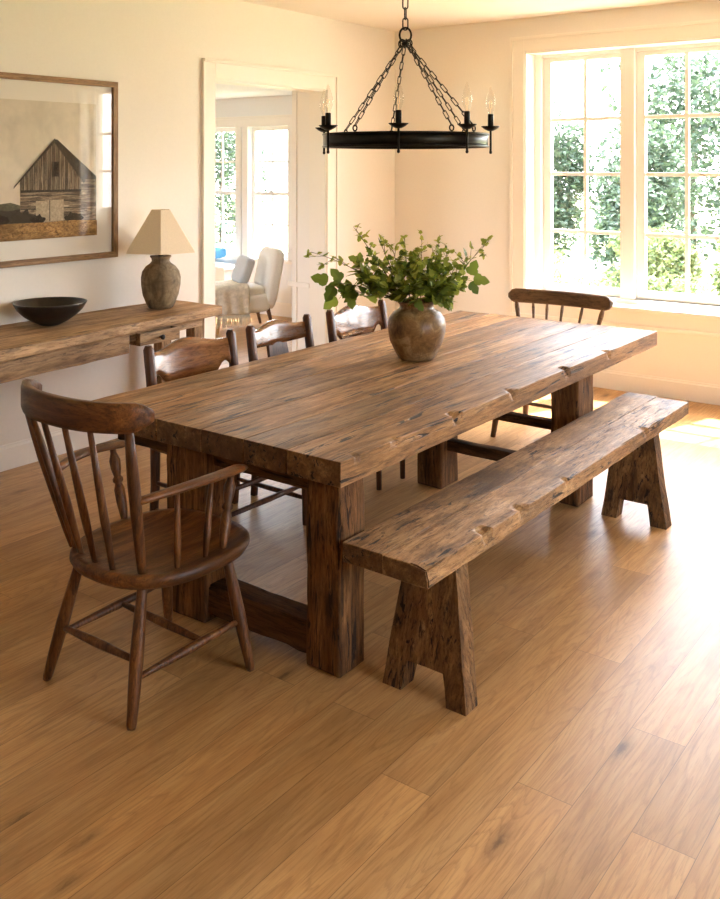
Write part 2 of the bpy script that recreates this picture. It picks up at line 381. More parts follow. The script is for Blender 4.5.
def bb(bm, x0, x1, y0, y1, z0, z1, bev=0.0, mi=0):
    return box(bm, ((x0 + x1) / 2, (y0 + y1) / 2, (z0 + z1) / 2), (abs(x1 - x0), abs(y1 - y0), abs(z1 - z0)), None, bev, mi)

def frames(pts, closed=False):
    n = len(pts); T = []
    for i in range(n):
        a = pts[(i - 1) % n] if (i > 0 or closed) else pts[0]
        b = pts[(i + 1) % n] if (i < n - 1 or closed) else pts[-1]
        t = (b - a); T.append(t.normalized() if t.length > 1e-9 else Vector((0, 0, 1)))
    up = Vector((0, 0, 1)) if abs(T[0].z) < 0.9 else Vector((1, 0, 0))
    N = []; nprev = (up - T[0] * up.dot(T[0])).normalized()
    for t in T:
        nn = nprev - t * nprev.dot(t)
        nn = nn.normalized() if nn.length > 1e-6 else nprev
        N.append(nn); nprev = nn
    return T, N

def tube(bm, pts, rad, seg=10, cap=True, closed=False):
    pts = [Vector(p) for p in pts]; n = len(pts)
    R = rad if isinstance(rad, (list, tuple)) else [rad] * n
    T, N = frames(pts, closed); rings = []
    for p, t, nn, r in zip(pts, T, N, R):
        b = t.cross(nn)
        rings.append([bm.verts.new(p + (nn * math.cos(2 * PI * k / seg) + b * math.sin(2 * PI * k / seg)) * r) for k in range(seg)])
    m = n if closed else n - 1
    for i in range(m):
        A, B = rings[i], rings[(i + 1) % n]
        for k in range(seg):
            f = bm.faces.new((A[k], A[(k + 1) % seg], B[(k + 1) % seg], B[k])); f.smooth = True
    if cap and not closed:
        bm.faces.new(list(reversed(rings[0]))); bm.faces.new(rings[-1])

def turned(bm, p0, p1, prof, seg=12):
    """round spindle from p0 to p1; prof = [(t, radius)]"""
    p0, p1 = Vector(p0), Vector(p1)
    tube(bm, [p0.lerp(p1, t) for t, r in prof], [r for t, r in prof], seg)

def lathe(bm, prof, seg=40, c=(0, 0, 0), wob=0.0):
    rings = []
    for r, z in prof:
        if r < 1e-5: rings.append([bm.verts.new((c[0], c[1], c[2] + z))])
        else:
            ring = []
            for k in range(seg):
                a = 2 * PI * k / seg
                rr = r * (1 + wob * noise.noise(Vector((math.cos(a) * 1.5, math.sin(a) * 1.5, z * 8))))
                ring.append(bm.verts.new((c[0] + rr * math.cos(a), c[1] + rr * math.sin(a), c[2] + z)))
            rings.append(ring)
    for A, B in zip(rings, rings[1:]):
        if len(A) == 1 and len(B) == 1: continue
        for k in range(seg):
            k2 = (k + 1) % seg
            if len(A) == 1: f = bm.faces.new((A[0], B[k2], B[k]))
            elif len(B) == 1: f = bm.faces.new((A[k], A[k2], B[0]))
            else: f = bm.faces.new((A[k], A[k2], B[k2], B[k]))
            f.smooth = True

def prism(bm, poly, a, b, plane='XZ'):
    """extrude a 2-D outline: plane 'XZ' along Y, 'YZ' along X, 'XY' along Z"""
    def P(u, v, w): return {'XZ': (u, w, v), 'YZ': (w, u, v), 'XY': (u, v, w)}[plane]
    A = [bm.verts.new(P(u, v, a)) for u, v in poly]; B = [bm.verts.new(P(u, v, b)) for u, v in poly]
    n = len(poly)
    fs = [bm.faces.new(A), bm.faces.new(list(reversed(B)))]
    for k in range(n): fs.append(bm.faces.new((A[k], B[k], B[(k + 1) % n], A[(k + 1) % n])))
    return fs

def slab(bm, x0, x1, y0, y1, z0, z1, cell=0.06, bev=0.008, amp=0.003, chip=0.0, seed=0, dents=(), lean=None):
    """a rough hand-hewn beam: a box whose edges are eased and worn"""
    L = (x1 - x0, y1 - y0, z1 - z0)
    def ticks(l):
        n = max(1, int(round((l - 2 * bev) / cell)))
        return [0, bev * 0.5, bev] + [2 * bev + (l - 4 * bev) * i / n for i in range(n + 1)] + [l - bev, l - bev * 0.5, l]
    lay = bm.verts.layers.float.get('board') or bm.verts.layers.float.new('board'); bid = (seed * 0.3819 + 0.17) % 1.0
    TX, TY, TZ = ticks(L[0]), ticks(L[1]), ticks(L[2])
    V = {}
    sd = Vector((seed * 3.7, seed * 1.9, seed * 5.3))
    def vert(i, j, k):
        if (i, j, k) in V: return V[(i, j, k)]
        p = Vector((TX[i], TY[j], TZ[k]))
        q = Vector([min(max(p[a], bev), L[a] - bev) for a in range(3)])
        d = p - q
        nside = sum(1 for a in range(3) if abs(d[a]) > bev * 0.4)
        if d.length > 1e-9:
            mx_ = max(abs(x) for x in d)
            d = d.normalized() * mx_
        w = q + d
        nn = noise.noise(w * 7 + sd) + 0.5 * noise.noise(w * 21 + sd)
        cc = Vector(L) * 0.5
        out = d.normalized() if d.length > 1e-9 else Vector((0, 0, 0))
        w = w + out * nn * amp
        if chip > 0 and nside >= 2:
            h = noise.noise(w * 5.5 + sd * 2) - 0.24
            if h > 0: w = w - out * min(h * chip * 5, chip)
        w = Vector((x0, y0, z0)) + w
        for dx, dy, dz, r, dep in dents:          # knocked-out notches along the edges
            g = w - Vector((dx, dy, dz)); k = 1 - (g.x ** 2 + (g.y * 1.3) ** 2 + g.z ** 2) / r ** 2
            if k > 0: w = w + Vector((math.copysign(0.7, (x0 + x1) / 2 - dx), 0, -0.7)) * dep * k
        if lean: w = lean(w)
        nv = bm.verts.new(w); nv[lay] = bid; V[(i, j, k)] = nv; return nv
    nx, ny, nz = len(TX) - 1, len(TY) - 1, len(TZ) - 1
    def quad(a, b, c, d):
        f = bm.faces.new((vert(*a), vert(*b), vert(*c), vert(*d))); f.smooth = True
    for i in range(nx):
        for j in range(ny):
            quad((i, j, 0), (i, j + 1, 0), (i + 1, j + 1, 0), (i + 1, j, 0)); quad((i, j, nz), (i + 1, j, nz), (i + 1, j + 1, nz), (i, j + 1, nz))
    for i in range(nx):
        for k in range(nz):
            quad((i, 0, k), (i + 1, 0, k), (i + 1, 0, k + 1), (i, 0, k + 1)); quad((i, ny, k), (i, ny, k + 1), (i + 1, ny, k + 1), (i + 1, ny, k))
    for j in range(ny):
        for k in range(nz):
            quad((0, j, k), (0, j, k + 1), (0, j + 1, k + 1), (0, j + 1, k)); quad((nx, j, k), (nx, j + 1, k), (nx, j + 1, k + 1), (nx, j, k + 1))

def board_curve(bm, us, pos, zlo, zhi, th, nz=4):
    """a curved board: pos(u) -> (x, y) centre line, zlo/zhi(u) -> edges, th thickness across"""
    F, B = [], []
    for i, u in enumerate(us):
        e = 1e-3
        a, b = Vector(pos(max(u - e, us[0]))), Vector(pos(min(u + e, us[-1])))
        t = (b - a).normalized(); n = Vector((-t.y, t.x))
        c = Vector(pos(u)); fr, bk = [], []
        for k in range(nz + 1):
            s = k / nz; z = zlo(u) + (zhi(u) - zlo(u)) * s
            h = th * 0.5 * (1.0 if 0 < k < nz else 0.72)
            fr.append(bm.verts.new((c.x + n.x * h, c.y + n.y * h, z))); bk.append(bm.verts.new((c.x - n.x * h, c.y - n.y * h, z)))
        F.append(fr); B.append(bk)
    for i in range(len(us) - 1):
        for k in range(nz):
            for G in (F, B):
                f = bm.faces.new((G[i][k], G[i + 1][k], G[i + 1][k + 1], G[i][k + 1])); f.smooth = True
        for k in (0, nz): bm.faces.new((F[i][k], F[i + 1][k], B[i + 1][k], B[i][k])).smooth = True
    for i in (0, len(us) - 1):
        for k in range(nz): bm.faces.new((F[i][k], F[i][k + 1], B[i][k + 1], B[i][k]))

def lin(a, b, n): return [a + (b - a) * i / (n - 1) for i in range(n)]

def copy_tree(o, parent=None):
    c = o.copy(); COL.objects.link(c)
    if parent is not None: c.parent = parent
    for ch in list(o.children): copy_tree(ch, c)
    return c

# ------------------------------------------------------------------ room shell
WX, WY, RX, BY, CH = -4.91, 7.15, 2.8, -4.2, 3.0      # left wall, window wall, right wall, back wall, ceiling
bm = NB(); bb(bm, -10.2, RX + 0.2, BY - 0.2, 8.5, -0.12, 0.0); struct('floor', bm, MAT['floor'])
bm = NB(); bb(bm, WX - 0.17, RX + 0.2, BY - 0.2, WY + 0.28, CH, CH + 0.12); struct('ceiling', bm, MAT['ceil'])
# left wall with the cased doorway
DY0, DY1, DZ = 4.832, 6.135, 2.395
bm = NB()
bb(bm, WX - 0.17, WX, BY - 0.2, DY0, 0, CH); bb(bm, WX - 0.17, WX, DY0, DY1, DZ, CH); bb(bm, WX - 0.17, WX, DY1, 8.5, 0, CH)
struct('wall_left', bm, MAT['wall'])
# window wall: opening x -3.587 .. -1.15, z .70 .. 2.70
OX0, OX1, OZ0, OZ1 = -3.587, -0.23, 0.66, 2.715
bm = NB()
bb(bm, WX, OX0, WY, WY + 0.28, 0, CH); bb(bm, OX1, RX + 0.2, WY, WY + 0.28, 0, CH)
bb(bm, OX0, OX1, WY, WY + 0.28, 0, OZ0); bb(bm, OX0, OX1, WY, WY + 0.28, OZ1, CH)
struct('wall_far', bm, MAT['wall'])
# right wall with a wide window (outside the picture), back wall
bm = NB()
bb(bm, RX, RX + 0.2, BY - 0.2, 1.7, 0, CH); bb(bm, RX, RX + 0.2, 3.9, WY, 0, CH)
bb(bm, RX, RX + 0.2, 1.7, 3.9, 0, 0.7); bb(bm, RX, RX + 0.2, 1.7, 3.9, 2.4, CH)
struct('wall_right', bm, MAT['wall'])
bm = NB(); bb(bm, WX - 0.17, RX + 0.2, BY - 0.2, BY, 0, CH); struct('wall_back', bm, MAT['wall'])

def base_run(bm, p0, p1, n, h=0.145, t=0.016):
    p0, p1, n = Vector((*p0, 0)), Vector((*p1, 0)), Vector((*n, 0))
    prof = [(0, 0), (t, 0), (t, h * 0.86), (t * 0.55, h * 0.93), (t * 0.5, h), (0, h)]
    A = [bm.verts.new(p0 + n * u + Vector((0, 0, v))) for u, v in prof]; B = [bm.verts.new(p1 + n * u + Vector((0, 0, v))) for u, v in prof]
    for k in range(len(prof)): bm.faces.new((A[k], A[(k + 1) % 6], B[(k + 1) % 6], B[k]))
    bm.faces.new(A); bm.faces.new(B)
bm = NB(); base_run(bm, (WX, BY), (WX, DY0 - 0.118), (1, 0)); base_run(bm, (WX, DY1 + 0.124), (WX, WY), (1, 0)); struct('baseboard_left', bm, MAT['base'])
bm = NB(); base_run(bm, (WX + 0.016, WY), (RX, WY), (0, -1)); struct('baseboard_far', bm, MAT['wall'])

# doorway casing and jamb lining
bm = NB()
c0, c1, cz = DY0 - 0.116, DY1 + 0.122, DZ + 0.126
bb(bm, WX, WX + 0.02, c0, DY0, 0, cz, 0.004); bb(bm, WX, WX + 0.02, DY1, c1, 0, cz, 0.004); bb(bm, WX, WX + 0.0202, DY0, DY1, DZ, cz, 0.004)
bb(bm, WX, WX + 0.025, c0 - 0.006, c0 + 0.012, 0, cz + 0.012, 0.004); bb(bm, WX, WX + 0.032, c1 - 0.012, c1 + 0.012, 0, cz + 0.012, 0.004); bb(bm, WX, WX + 0.0322, c0, c1, cz - 0.012, cz + 0.0122, 0.004)
bb(bm, WX - 0.17, WX + 0.003, DY0, DY0 + 0.012, 0, DZ); bb(bm, WX - 0.17, WX + 0.003, DY1 - 0.012, DY1, 0, DZ); bb(bm, WX - 0.17, WX + 0.003, DY0, DY1, DZ - 0.012, DZ)
struct('trim_1', bm, MAT['trim'])

# big window: casing, lined reveal, three sashes with muntins, stool and apron
wroot = thing('window_1', 'large white four-bay window of small panes looking onto the garden', 'window'); wroot['kind'] = 'structure'
bm = NB()
cw = 0.115
bb(bm, OX0 - cw, OX0, WY - 0.022, WY, 0.50, OZ1 + cw, 0.004); bb(bm, OX1, OX1 + cw, WY - 0.022, WY, 0.50, OZ1 + cw, 0.004); bb(bm, OX0, OX1, WY - 0.0222, WY, OZ1, OZ1 + cw, 0.004)
bb(bm, OX0 - cw - 0.012, OX0 - cw + 0.014, WY - 0.034, WY, 0.50, OZ1 + cw + 0.012, 0.004); bb(bm, OX1 + cw - 0.014, OX1 + cw + 0.012, WY - 0.034, WY, 0.50, OZ1 + cw + 0.012, 0.004); bb(bm, OX0 - cw, OX1 + cw, WY - 0.0342, WY, OZ1 + cw - 0.014, OZ1 + cw + 0.0122, 0.004)
obj('casing', bm, MAT['trim'], wroot)
bm = NB()
bb(bm, OX0, OX0 + 0.014, WY - 0.01, WY + 0.28, OZ0, OZ1); bb(bm, OX1 - 0.014, OX1, WY - 0.01, WY + 0.28, OZ0, OZ1); bb(bm, OX0, OX1, WY - 0.01, WY + 0.28, OZ1 - 0.014, OZ1)
obj('jamb_lining', bm, MAT['white'], wroot)
bm = NB()
bb(bm, OX0 - 0.15, OX1 + 0.15, WY - 0.06, WY + 0.16, 0.635, 0.665, 0.008); bb(bm, OX0, OX1, WY + 0.14, WY + 0.30, 0.645, 0.70, 0.006)
bb(bm, OX0 - 0.115, OX1 + 0.115, WY - 0.024, WY, 0.51, 0.636, 0.004); bb(bm, OX0 - 0.125, OX1 + 0.125, WY - 0.036, WY, 0.50, 0.53, 0.004)
obj('window_sill', bm, MAT['white'], wroot)
SY = 7.37
bm = NB()
for a, b in ((-3.575, -3.515), (-2.822, -2.705), (-1.968, -1.842), (-1.105, -0.979), (-0.30, -0.24)): bb(bm, a, b, SY - 0.07, SY + 0.06, 0.70, 2.705, 0.004)
bb(bm, -3.575, -0.24, SY - 0.05, SY + 0.06, 2.675, 2.7052); bb(bm, -3.575, -0.24, SY - 0.06, SY + 0.06, 0.66, 0.7)
obj('window_frame', bm, MAT['white'], wroot)
for (a, b) in ((-3.513, -2.824), (-2.703, -1.970), (-1.840, -1.107), (-0.977, -0.302)):
    bm = NB(); st = 0.068
    bb(bm, a, a + st, SY - 0.025, SY + 0.025, 0.70, 2.673, 0.004); bb(bm, b - st * 0.2, b, SY - 0.025, SY + 0.025, 0.70, 2.673, 0.004)
    bb(bm, a + st, b - st * 0.2, SY - 0.0248, SY + 0.0248, 2.64, 2.673, 0.003); bb(bm, a + st, b - st * 0.2, SY - 0.0248, SY + 0.0248, 0.70, 0.768, 0.003)
    xm = (a + st + b - st * 0.2) / 2
    bb(bm, xm - 0.015, xm + 0.015, SY - 0.016, SY + 0.016, 0.76, 2.645, 0.003)
    for z in (2.151, 1.695, 1.215): bb(bm, a + st, b - st * 0.2, SY - 0.0158, SY + 0.0158, z - 0.015, z + 0.015, 0.003)
    sash = obj('sash', bm, MAT['white'], wroot)
    bm = NB(); bb(bm, a + 0.03, b - 0.005, SY - 0.002, SY + 0.002, 0.73, 2.655); obj('pane', bm, MAT['glass'], sash)

# side window (to the right of the picture)
w3 = thing('window_3', 'wide white side window in the right-hand wall', 'window'); w3['kind'] = 'structure'
bm = NB()
for y in (1.72, 2.8, 3.88): bb(bm, RX + 0.03, RX + 0.12, y - 0.04, y + 0.04, 0.7, 2.4)
bb(bm, RX + 0.03, RX + 0.12, 1.7, 3.9, 2.34, 2.4); bb(bm, RX - 0.03, RX + 0.14, 1.7, 3.9, 0.68, 0.74); bb(bm, RX + 0.05, RX + 0.1, 1.7, 3.9, 1.5, 1.53)
obj('window_frame', bm, MAT['white'], w3)
bm = NB(); bb(bm, RX + 0.073, RX + 0.077, 1.7, 3.9, 0.72, 2.36); obj('pane', bm, MAT['glass'], w3)

# sitting room beyond the doorway
SWY = 8.29
bm = NB()
XA, XB, XC, XD = -8.66, -8.03, -7.82, -7.19; ZA, ZB = 0.68, 2.23
bb(bm, -10.2, XA, SWY, 8.5, 0, 2.6); bb(bm, XB, XC, SWY, 8.5, 0, 2.6); bb(bm, XD, WX - 0.17, SWY, 8.5, 0, 2.6)
for a, b in ((XA, XB), (XC, XD)): bb(bm, a, b, SWY, 8.5, 0, ZA); bb(bm, a, b, SWY, 8.5, ZB, 2.6)
struct('wall_sitting_room', bm, MAT['coolwall'])
bm = NB(); bb(bm, -10.4, -10.2, 1.5, 8.5, 0, 2.7); bb(bm, -10.2, -8.8, 1.3, 1.5, 0, 2.7); bb(bm, -6.8, WX - 0.17, 1.3, 1.5, 0, 2.7); bb(bm, -8.8, -6.8, 1.3, 1.5, 0, 0.7); bb(bm, -8.8, -6.8, 1.3, 1.5, 2.2, 2.7); struct('wall_sitting_room_side', bm, MAT['coolwall'])  # front wall opening is unseen, added to light the doorway stub and armchair
bm = NB(); bb(bm, -10.2, WX - 0.17, 1.5, 8.5, 2.58, 2.7); struct('ceiling_sitting_room', bm, MAT['coolwall'])
bm = NB(); base_run(bm, (-10.2, SWY), (WX - 0.17, SWY), (0, -1), 0.16); bb(bm, -7.17, WX - 0.17, SWY - 0.03, SWY, 0.75, 0.79, 0.005)
struct('baseboard_sitting_room', bm, MAT['white'])
bm = NB(); bb(bm, -5.23, WX - 0.17, DY1 - 0.004, DY1 + 0.30, 0, 2.58); bb(bm, -5.30, -5.23, DY1 + 0.02, DY1 + 0.28, 0, 2.58); bb(bm, -5.245, -5.222, DY1 - 0.016, DY1, 0, 2.58, 0.004); bb(bm, -5.10, -5.08, DY1 - 0.010, DY1, 0, 2.39, 0.003); bb(bm, -5.32, WX - 0.171, DY1 - 0.018, DY1, 0.73, 0.77, 0.004)
struct('trim_2', bm, MAT['base'])
w2 = thing('window_2', 'pair of white sash windows in the sitting room seen through the doorway', 'window'); w2['kind'] = 'structure'
bm = NB()
for a, b in ((XA, XB), (XC, XD)):
    for x0, x1 in ((a - 0.09, a), (b, b + 0.09)): bb(bm, x0, x1, SWY - 0.022, SWY, ZA - 0.06, ZB + 0.10, 0.004)
bb(bm, XA - 0.09, XD + 0.09, SWY - 0.0222, SWY, ZB, ZB + 0.10, 0.004); bb(bm, XA - 0.1, XD + 0.1, SWY - 0.05, SWY, ZA - 0.06, ZA - 0.02, 0.004); bb(bm, XA - 0.12, XD + 0.12, SWY - 0.045, SWY, ZB + 0.10, ZB + 0.125, 0.004)
obj('casing', bm, MAT['white'], w2)
for a, b in ((XA, XB), (XC, XD)):
    bm = NB(); y0, y1 = SWY + 0.06, SWY + 0.10
    for x0, x1 in ((a, a + 0.045), (b - 0.045, b)): bb(bm, x0, x1, y0, y1, ZA, ZB)
    for z0, z1 in ((ZA, ZA + 0.06), (1.405, 1.45), (ZB - 0.05, ZB)): bb(bm, a + 0.045, b - 0.045, y0, y1, z0, z1)
    xm = (a + b) / 2; bb(bm, xm - 0.011, xm + 0.011, y0 + 0.01, y1 - 0.01, ZA + 0.05, ZB - 0.04)
    for z in (1.06, 1.81): bb(bm, a + 0.045, b - 0.045, y0 + 0.0102, y1 - 0.0102, z - 0.011, z + 0.011)
    bb(bm, xm - 0.03, xm + 0.03, y0 - 0.015, y0, 1.45, 1.475)
    s = obj('sash', bm, MAT['white'], w2)
    bm = NB(); bb(bm, a + 0.04, b - 0.04, SWY + 0.078, SWY + 0.081, ZA + 0.05, ZB - 0.04); obj('pane', bm, MAT['glass'], s)

# ------------------------------------------------------------------ garden
bm = NB(); bb(bm, -40, 25, 8.5, 60, -0.5, -0.32); bb(bm, -30, WX - 0.2, -20, 1.3, -0.5, -0.32); bb(bm, RX + 0.25, 30, -15, 8.5, -0.5, -0.32); struct('ground_garden', bm, MAT['lawn'])
bm = NB(); bb(bm, -5.0, 2.2, 7.45, 9.6, -0.31, -0.24); struct('ground_terrace', bm, MAT['paving'])

def foliage(n, rx, ry, rz, leaf, clumps, seed):
    rnd = random.Random(seed); bm = NB()
    cl = []
    for _ in range(clumps):
        while True:
            p = Vector((rnd.uniform(-1, 1), rnd.uniform(-1, 1), rnd.uniform(-1, 1)))
            if p.length <= 1: break
        cl.append((Vector((p.x * rx * 0.75, p.y * ry * 0.75, p.z * rz * 0.78)), rnd.uniform(0.25, 0.5)))
    for _ in range(n):
        c, r = rnd.choice(cl)
        d = Vector((rnd.gauss(0, 1), rnd.gauss(0, 1), rnd.gauss(0, 1))).normalized()
        p = c + Vector((d.x * rx, d.y * ry, d.z * rz)) * r * rnd.uniform(0.6, 1.0) * 0.8
        q = Euler((rnd.uniform(-1.2, 1.2), rnd.uniform(-1.2, 1.2), rnd.uniform(0, 6.3))).to_matrix()
        s = leaf * rnd.uniform(0.6, 1.3)
        V = [bm.verts.new(p + q @ Vector(v)) for v in ((0, -s, 0), (s * 0.55, 0, s * 0.15), (0, s, 0), (-s * 0.55, 0, s * 0.15))]
        bm.faces.new((V[0], V[1], V[2])); bm.faces.new((V[0], V[2], V[3]))
    me = bpy.data.meshes.new('foliage'); bm.to_mesh(me); bm.free(); return me

fol_tree = foliage(9000, 1.7, 1.5, 2.2, 0.075, 34, 3); fol_tree.materials.append(MAT['tree_leaf'])
fol_bush = foliage(4200, 0.62, 0.62, 0.55, 0.036, 24, 5)
fol_sparse = foliage(6500, 1.9, 1.7, 2.4, 0.070, 30, 8); fol_sparse.materials.append(MAT['tree_leaf']); fol_bush.materials.append(MAT['bush_leaf'])
bm = NB(); tube(bm, [(0, 0, 0), (0.03, 0.02, 0.9), (-0.02, 0, 1.8), (0.05, 0.05, 2.9)], [0.07, 0.055, 0.045, 0.03], 10)
trunk_me = bpy.data.meshes.new('trunk'); bm.to_mesh(trunk_me); bm.free(); trunk_me.materials.append(MAT['bark'])
def plant(kind, loc, s, rz, label, cat, group, sz=1.0):
    t = thing(kind, label, cat, loc, rz, group)
    if kind == 'garden_tree':
        f = bpy.data.objects.new('crown', fol_sparse if 'loose' in label or 'tall' in label or 'pale' in label else fol_tree); f.location = (0, 0, 2.2)
        k = bpy.data.objects.new('trunk', trunk_me); COL.objects.link(k); k.parent = t
    else:
        f = bpy.data.objects.new('foliage', fol_bush); f.location = (0, 0, 0.5)
    COL.objects.link(f); f.parent = t; t.scale = (s, s, s * sz)
    return t
TREES = [(-8.15, 16.6, 0.78, 'rounded dark green tree behind the left bay of the large window'),
         (-5.75, 15.7, 0.72, 'dark green tree behind the thick bar between the two window bays'),
         (-6.6, 21.5, 1.25, 'tall loose grey-green tree filling the upper panes of the right bay'),
         (-3.4, 18.4, 1.1, 'tall tree at the right edge of the large window'),
         (-16.5, 27.0, 1.05, 'pale distant tree at the far left of the large window'),
         (-18.2, 18.2, 0.9, 'pale green tree outside the right sitting-room window'),
         (-21.8, 18.0, 1.1, 'pale green tree outside the left sitting-room window')]
for i, (x, y, s, lab) in enumerate(TREES): plant('garden_tree', (x, y, -0.33), s, i * 1.3, lab, 'tree', 'garden trees outside the windows')
BUSH = [(-5.75, 10.9, 0.8, 'small clipped green bush at the lower left of the large window'),
        (-4.72, 10.7, 0.75, 'leafy green bush beside the window mullion, left bay'),
        (-6.5, 13.0, 1.2, 'sunlit yellow-green bush under the dark tree, left bay'),
        (-4.75, 13.2, 1.3, 'broad sunlit shrub low in the right bay of the large window'),
        (-3.65, 10.9, 0.85, 'spiky light green bush by the lower right panes'),
        (-3.0, 13.2, 1.35, 'large sunlit shrub at the right edge of the large window'),
        (-8.3, 13.4, 1.1, 'pale green shrub at the far left of the left bay')]
for i, (x, y, s, lab) in enumerate(BUSH): plant('garden_bush', (x, y, -0.33), s, i * 2.1, lab, 'bush', 'garden bushes outside the large window')

# ------------------------------------------------------------------ dining table
TX0, TX1, TY0, TY1, TZ = -3.335, -1.952, 2.525, 5.66, 0.76
table = thing('dining_table', 'long heavy dining table of rough reclaimed boards with thick square legs', 'table', (-2.64, 4.09, 0))
def loc_(bm):  # world -> table space
    bmesh.ops.translate(bm, vec=(2.64, -4.09, 0), verts=bm.verts); return bm
bm = NB()
TABLE_NICKS = [(-1.955, 3.299, 0.76, 0.045, 0.03), (-1.955, 4.904, 0.76, 0.04, 0.022), (-1.955, 4.367, 0.76, 0.05, 0.03), (-1.955, 2.619, 0.76, 0.03, 0.012), (-1.955, 2.849, 0.76, 0.03, 0.012), (-1.955, 3.782, 0.76, 0.04, 0.018)]
edges = [TX0, -3.10, -2.88, -2.63, -2.41, -2.20, TX1]
for i in range(6):
    slab(bm, edges[i] + 0.0026, edges[i + 1] - 0.0026, TY0 + random.uniform(-0.006, 0.006), TY1 + random.uniform(-0.01, 0.01), TZ - 0.088, TZ + random.uniform(-0.0004, 0.0004), cell=0.022 if i == 5 else 0.05, bev=0.0035 if i in (0, 5) else 0.0014, amp=0.0016, chip=0.014 if i in (0, 5) else 0.002, seed=i + 1, dents=TABLE_NICKS if i == 5 else ())
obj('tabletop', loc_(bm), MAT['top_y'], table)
LEGS = [(-2.135, -1.982, 2.552, 2.70), (-2.86, -2.64, 2.552, 2.70), (-2.145, -1.99, 4.57, 4.77), (-2.86, -2.70, 4.38, 4.56)]
for i, (a, b, c, d) in enumerate(LEGS):
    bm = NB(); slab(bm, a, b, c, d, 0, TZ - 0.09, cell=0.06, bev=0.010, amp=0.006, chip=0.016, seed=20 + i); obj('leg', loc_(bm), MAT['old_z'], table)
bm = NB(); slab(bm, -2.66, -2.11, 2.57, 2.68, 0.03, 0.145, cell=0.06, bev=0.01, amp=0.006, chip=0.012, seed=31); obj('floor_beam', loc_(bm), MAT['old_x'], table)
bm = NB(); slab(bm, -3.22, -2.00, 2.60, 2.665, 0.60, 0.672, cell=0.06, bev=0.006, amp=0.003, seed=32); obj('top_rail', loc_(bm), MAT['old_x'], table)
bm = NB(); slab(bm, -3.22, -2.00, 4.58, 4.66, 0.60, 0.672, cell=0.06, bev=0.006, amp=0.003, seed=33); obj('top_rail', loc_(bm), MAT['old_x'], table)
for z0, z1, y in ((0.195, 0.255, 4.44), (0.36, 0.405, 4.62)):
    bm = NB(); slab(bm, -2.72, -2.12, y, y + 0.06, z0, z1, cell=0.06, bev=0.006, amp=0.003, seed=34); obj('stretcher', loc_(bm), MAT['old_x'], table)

# ------------------------------------------------------------------ bench
bench = thing('bench', 'long narrow rustic bench of weathered wood on two plank feet', 'bench', (-1.79, 3.86, 0))
def bl_(bm):
    bmesh.ops.translate(bm, vec=(1.79, -3.86, 0), verts=bm.verts); return bm
bm = NB()
def bench_lean(w): return w + Vector((0, 0, 0))
slab(bm, -1.962, -1.7955, 2.542, 5.19, 0.415, 0.482, cell=0.045, bev=0.0035, amp=0.003, chip=0.012, seed=51)
slab(bm, -1.7925, -1.612, 2.536, 5.17, 0.415, 0.4815, cell=0.022, bev=0.0045, amp=0.003, chip=0.012, seed=52, dents=[(-1.612, 2.924, 0.482, 0.05, 0.026), (-1.612, 3.201, 0.482, 0.045, 0.022), (-1.612, 2.545, 0.482, 0.04, 0.012), (-1.612, 3.596, 0.482, 0.035, 0.015), (-1.612, 4.513, 0.482, 0.04, 0.018)])
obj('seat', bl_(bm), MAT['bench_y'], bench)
def bench_foot(yt, yb, seed):
    bm = NB()
    T = 0.078
    def outline(s):  # s = 0 floor .. 1 top
        return (-1.856 + 0.026 * s, -1.526 - 0.105 * s)
    H = 0.416
    zs = [0, 0.02, 0.05, 0.092, 0.0925] + lin(0.13, H, 8)
    for half in (0, 1):
        rows = []
        for z in zs:
            s = z / H; a, b = outline(s); mid = (a + b) / 2
            yy = yb + (yt - yb) * s
            notch = 0.088 - 0.18 * z if z < 0.0922 else 0.0012
            if half == 0: xs = lin(a, mid - notch, 6)
            else: xs = lin(mid + notch, b, 6)
            row = []
            for y in (yy, yy + T):
                row.append([bm.verts.new((x + 0.004 * noise.noise(Vector((x * 9 + seed, y * 9, z * 9))), y + 0.004 * noise.noise(Vector((x * 8, seed, z * 8))), z)) for x in xs])
            rows.append(row)
        for i in range(len(zs) - 1):
            for f in range(2):
                for k in range(5): bm.faces.new((rows[i][f][k], rows[i][f][k + 1], rows[i + 1][f][k + 1], rows[i + 1][f][k]))
            for k in (0, 5): bm.faces.new((rows[i][0][k], rows[i + 1][0][k], rows[i + 1][1][k], rows[i][1][k]))
        for i in (0, len(zs) - 1):
            for k in range(5): bm.faces.new((rows[i][0][k], rows[i][0][k + 1], rows[i][1][k + 1], rows[i][1][k]))
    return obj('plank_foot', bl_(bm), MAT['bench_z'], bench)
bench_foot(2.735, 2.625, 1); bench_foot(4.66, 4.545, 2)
for y in (2.82, 4.745):
    bm = NB(); slab(bm, -1.80, -1.66, y, y + 0.035, 0.365, 0.4155, bev=0.004, amp=0.002, seed=60); obj('cleat', bl_(bm), MAT['bench_z'], bench)

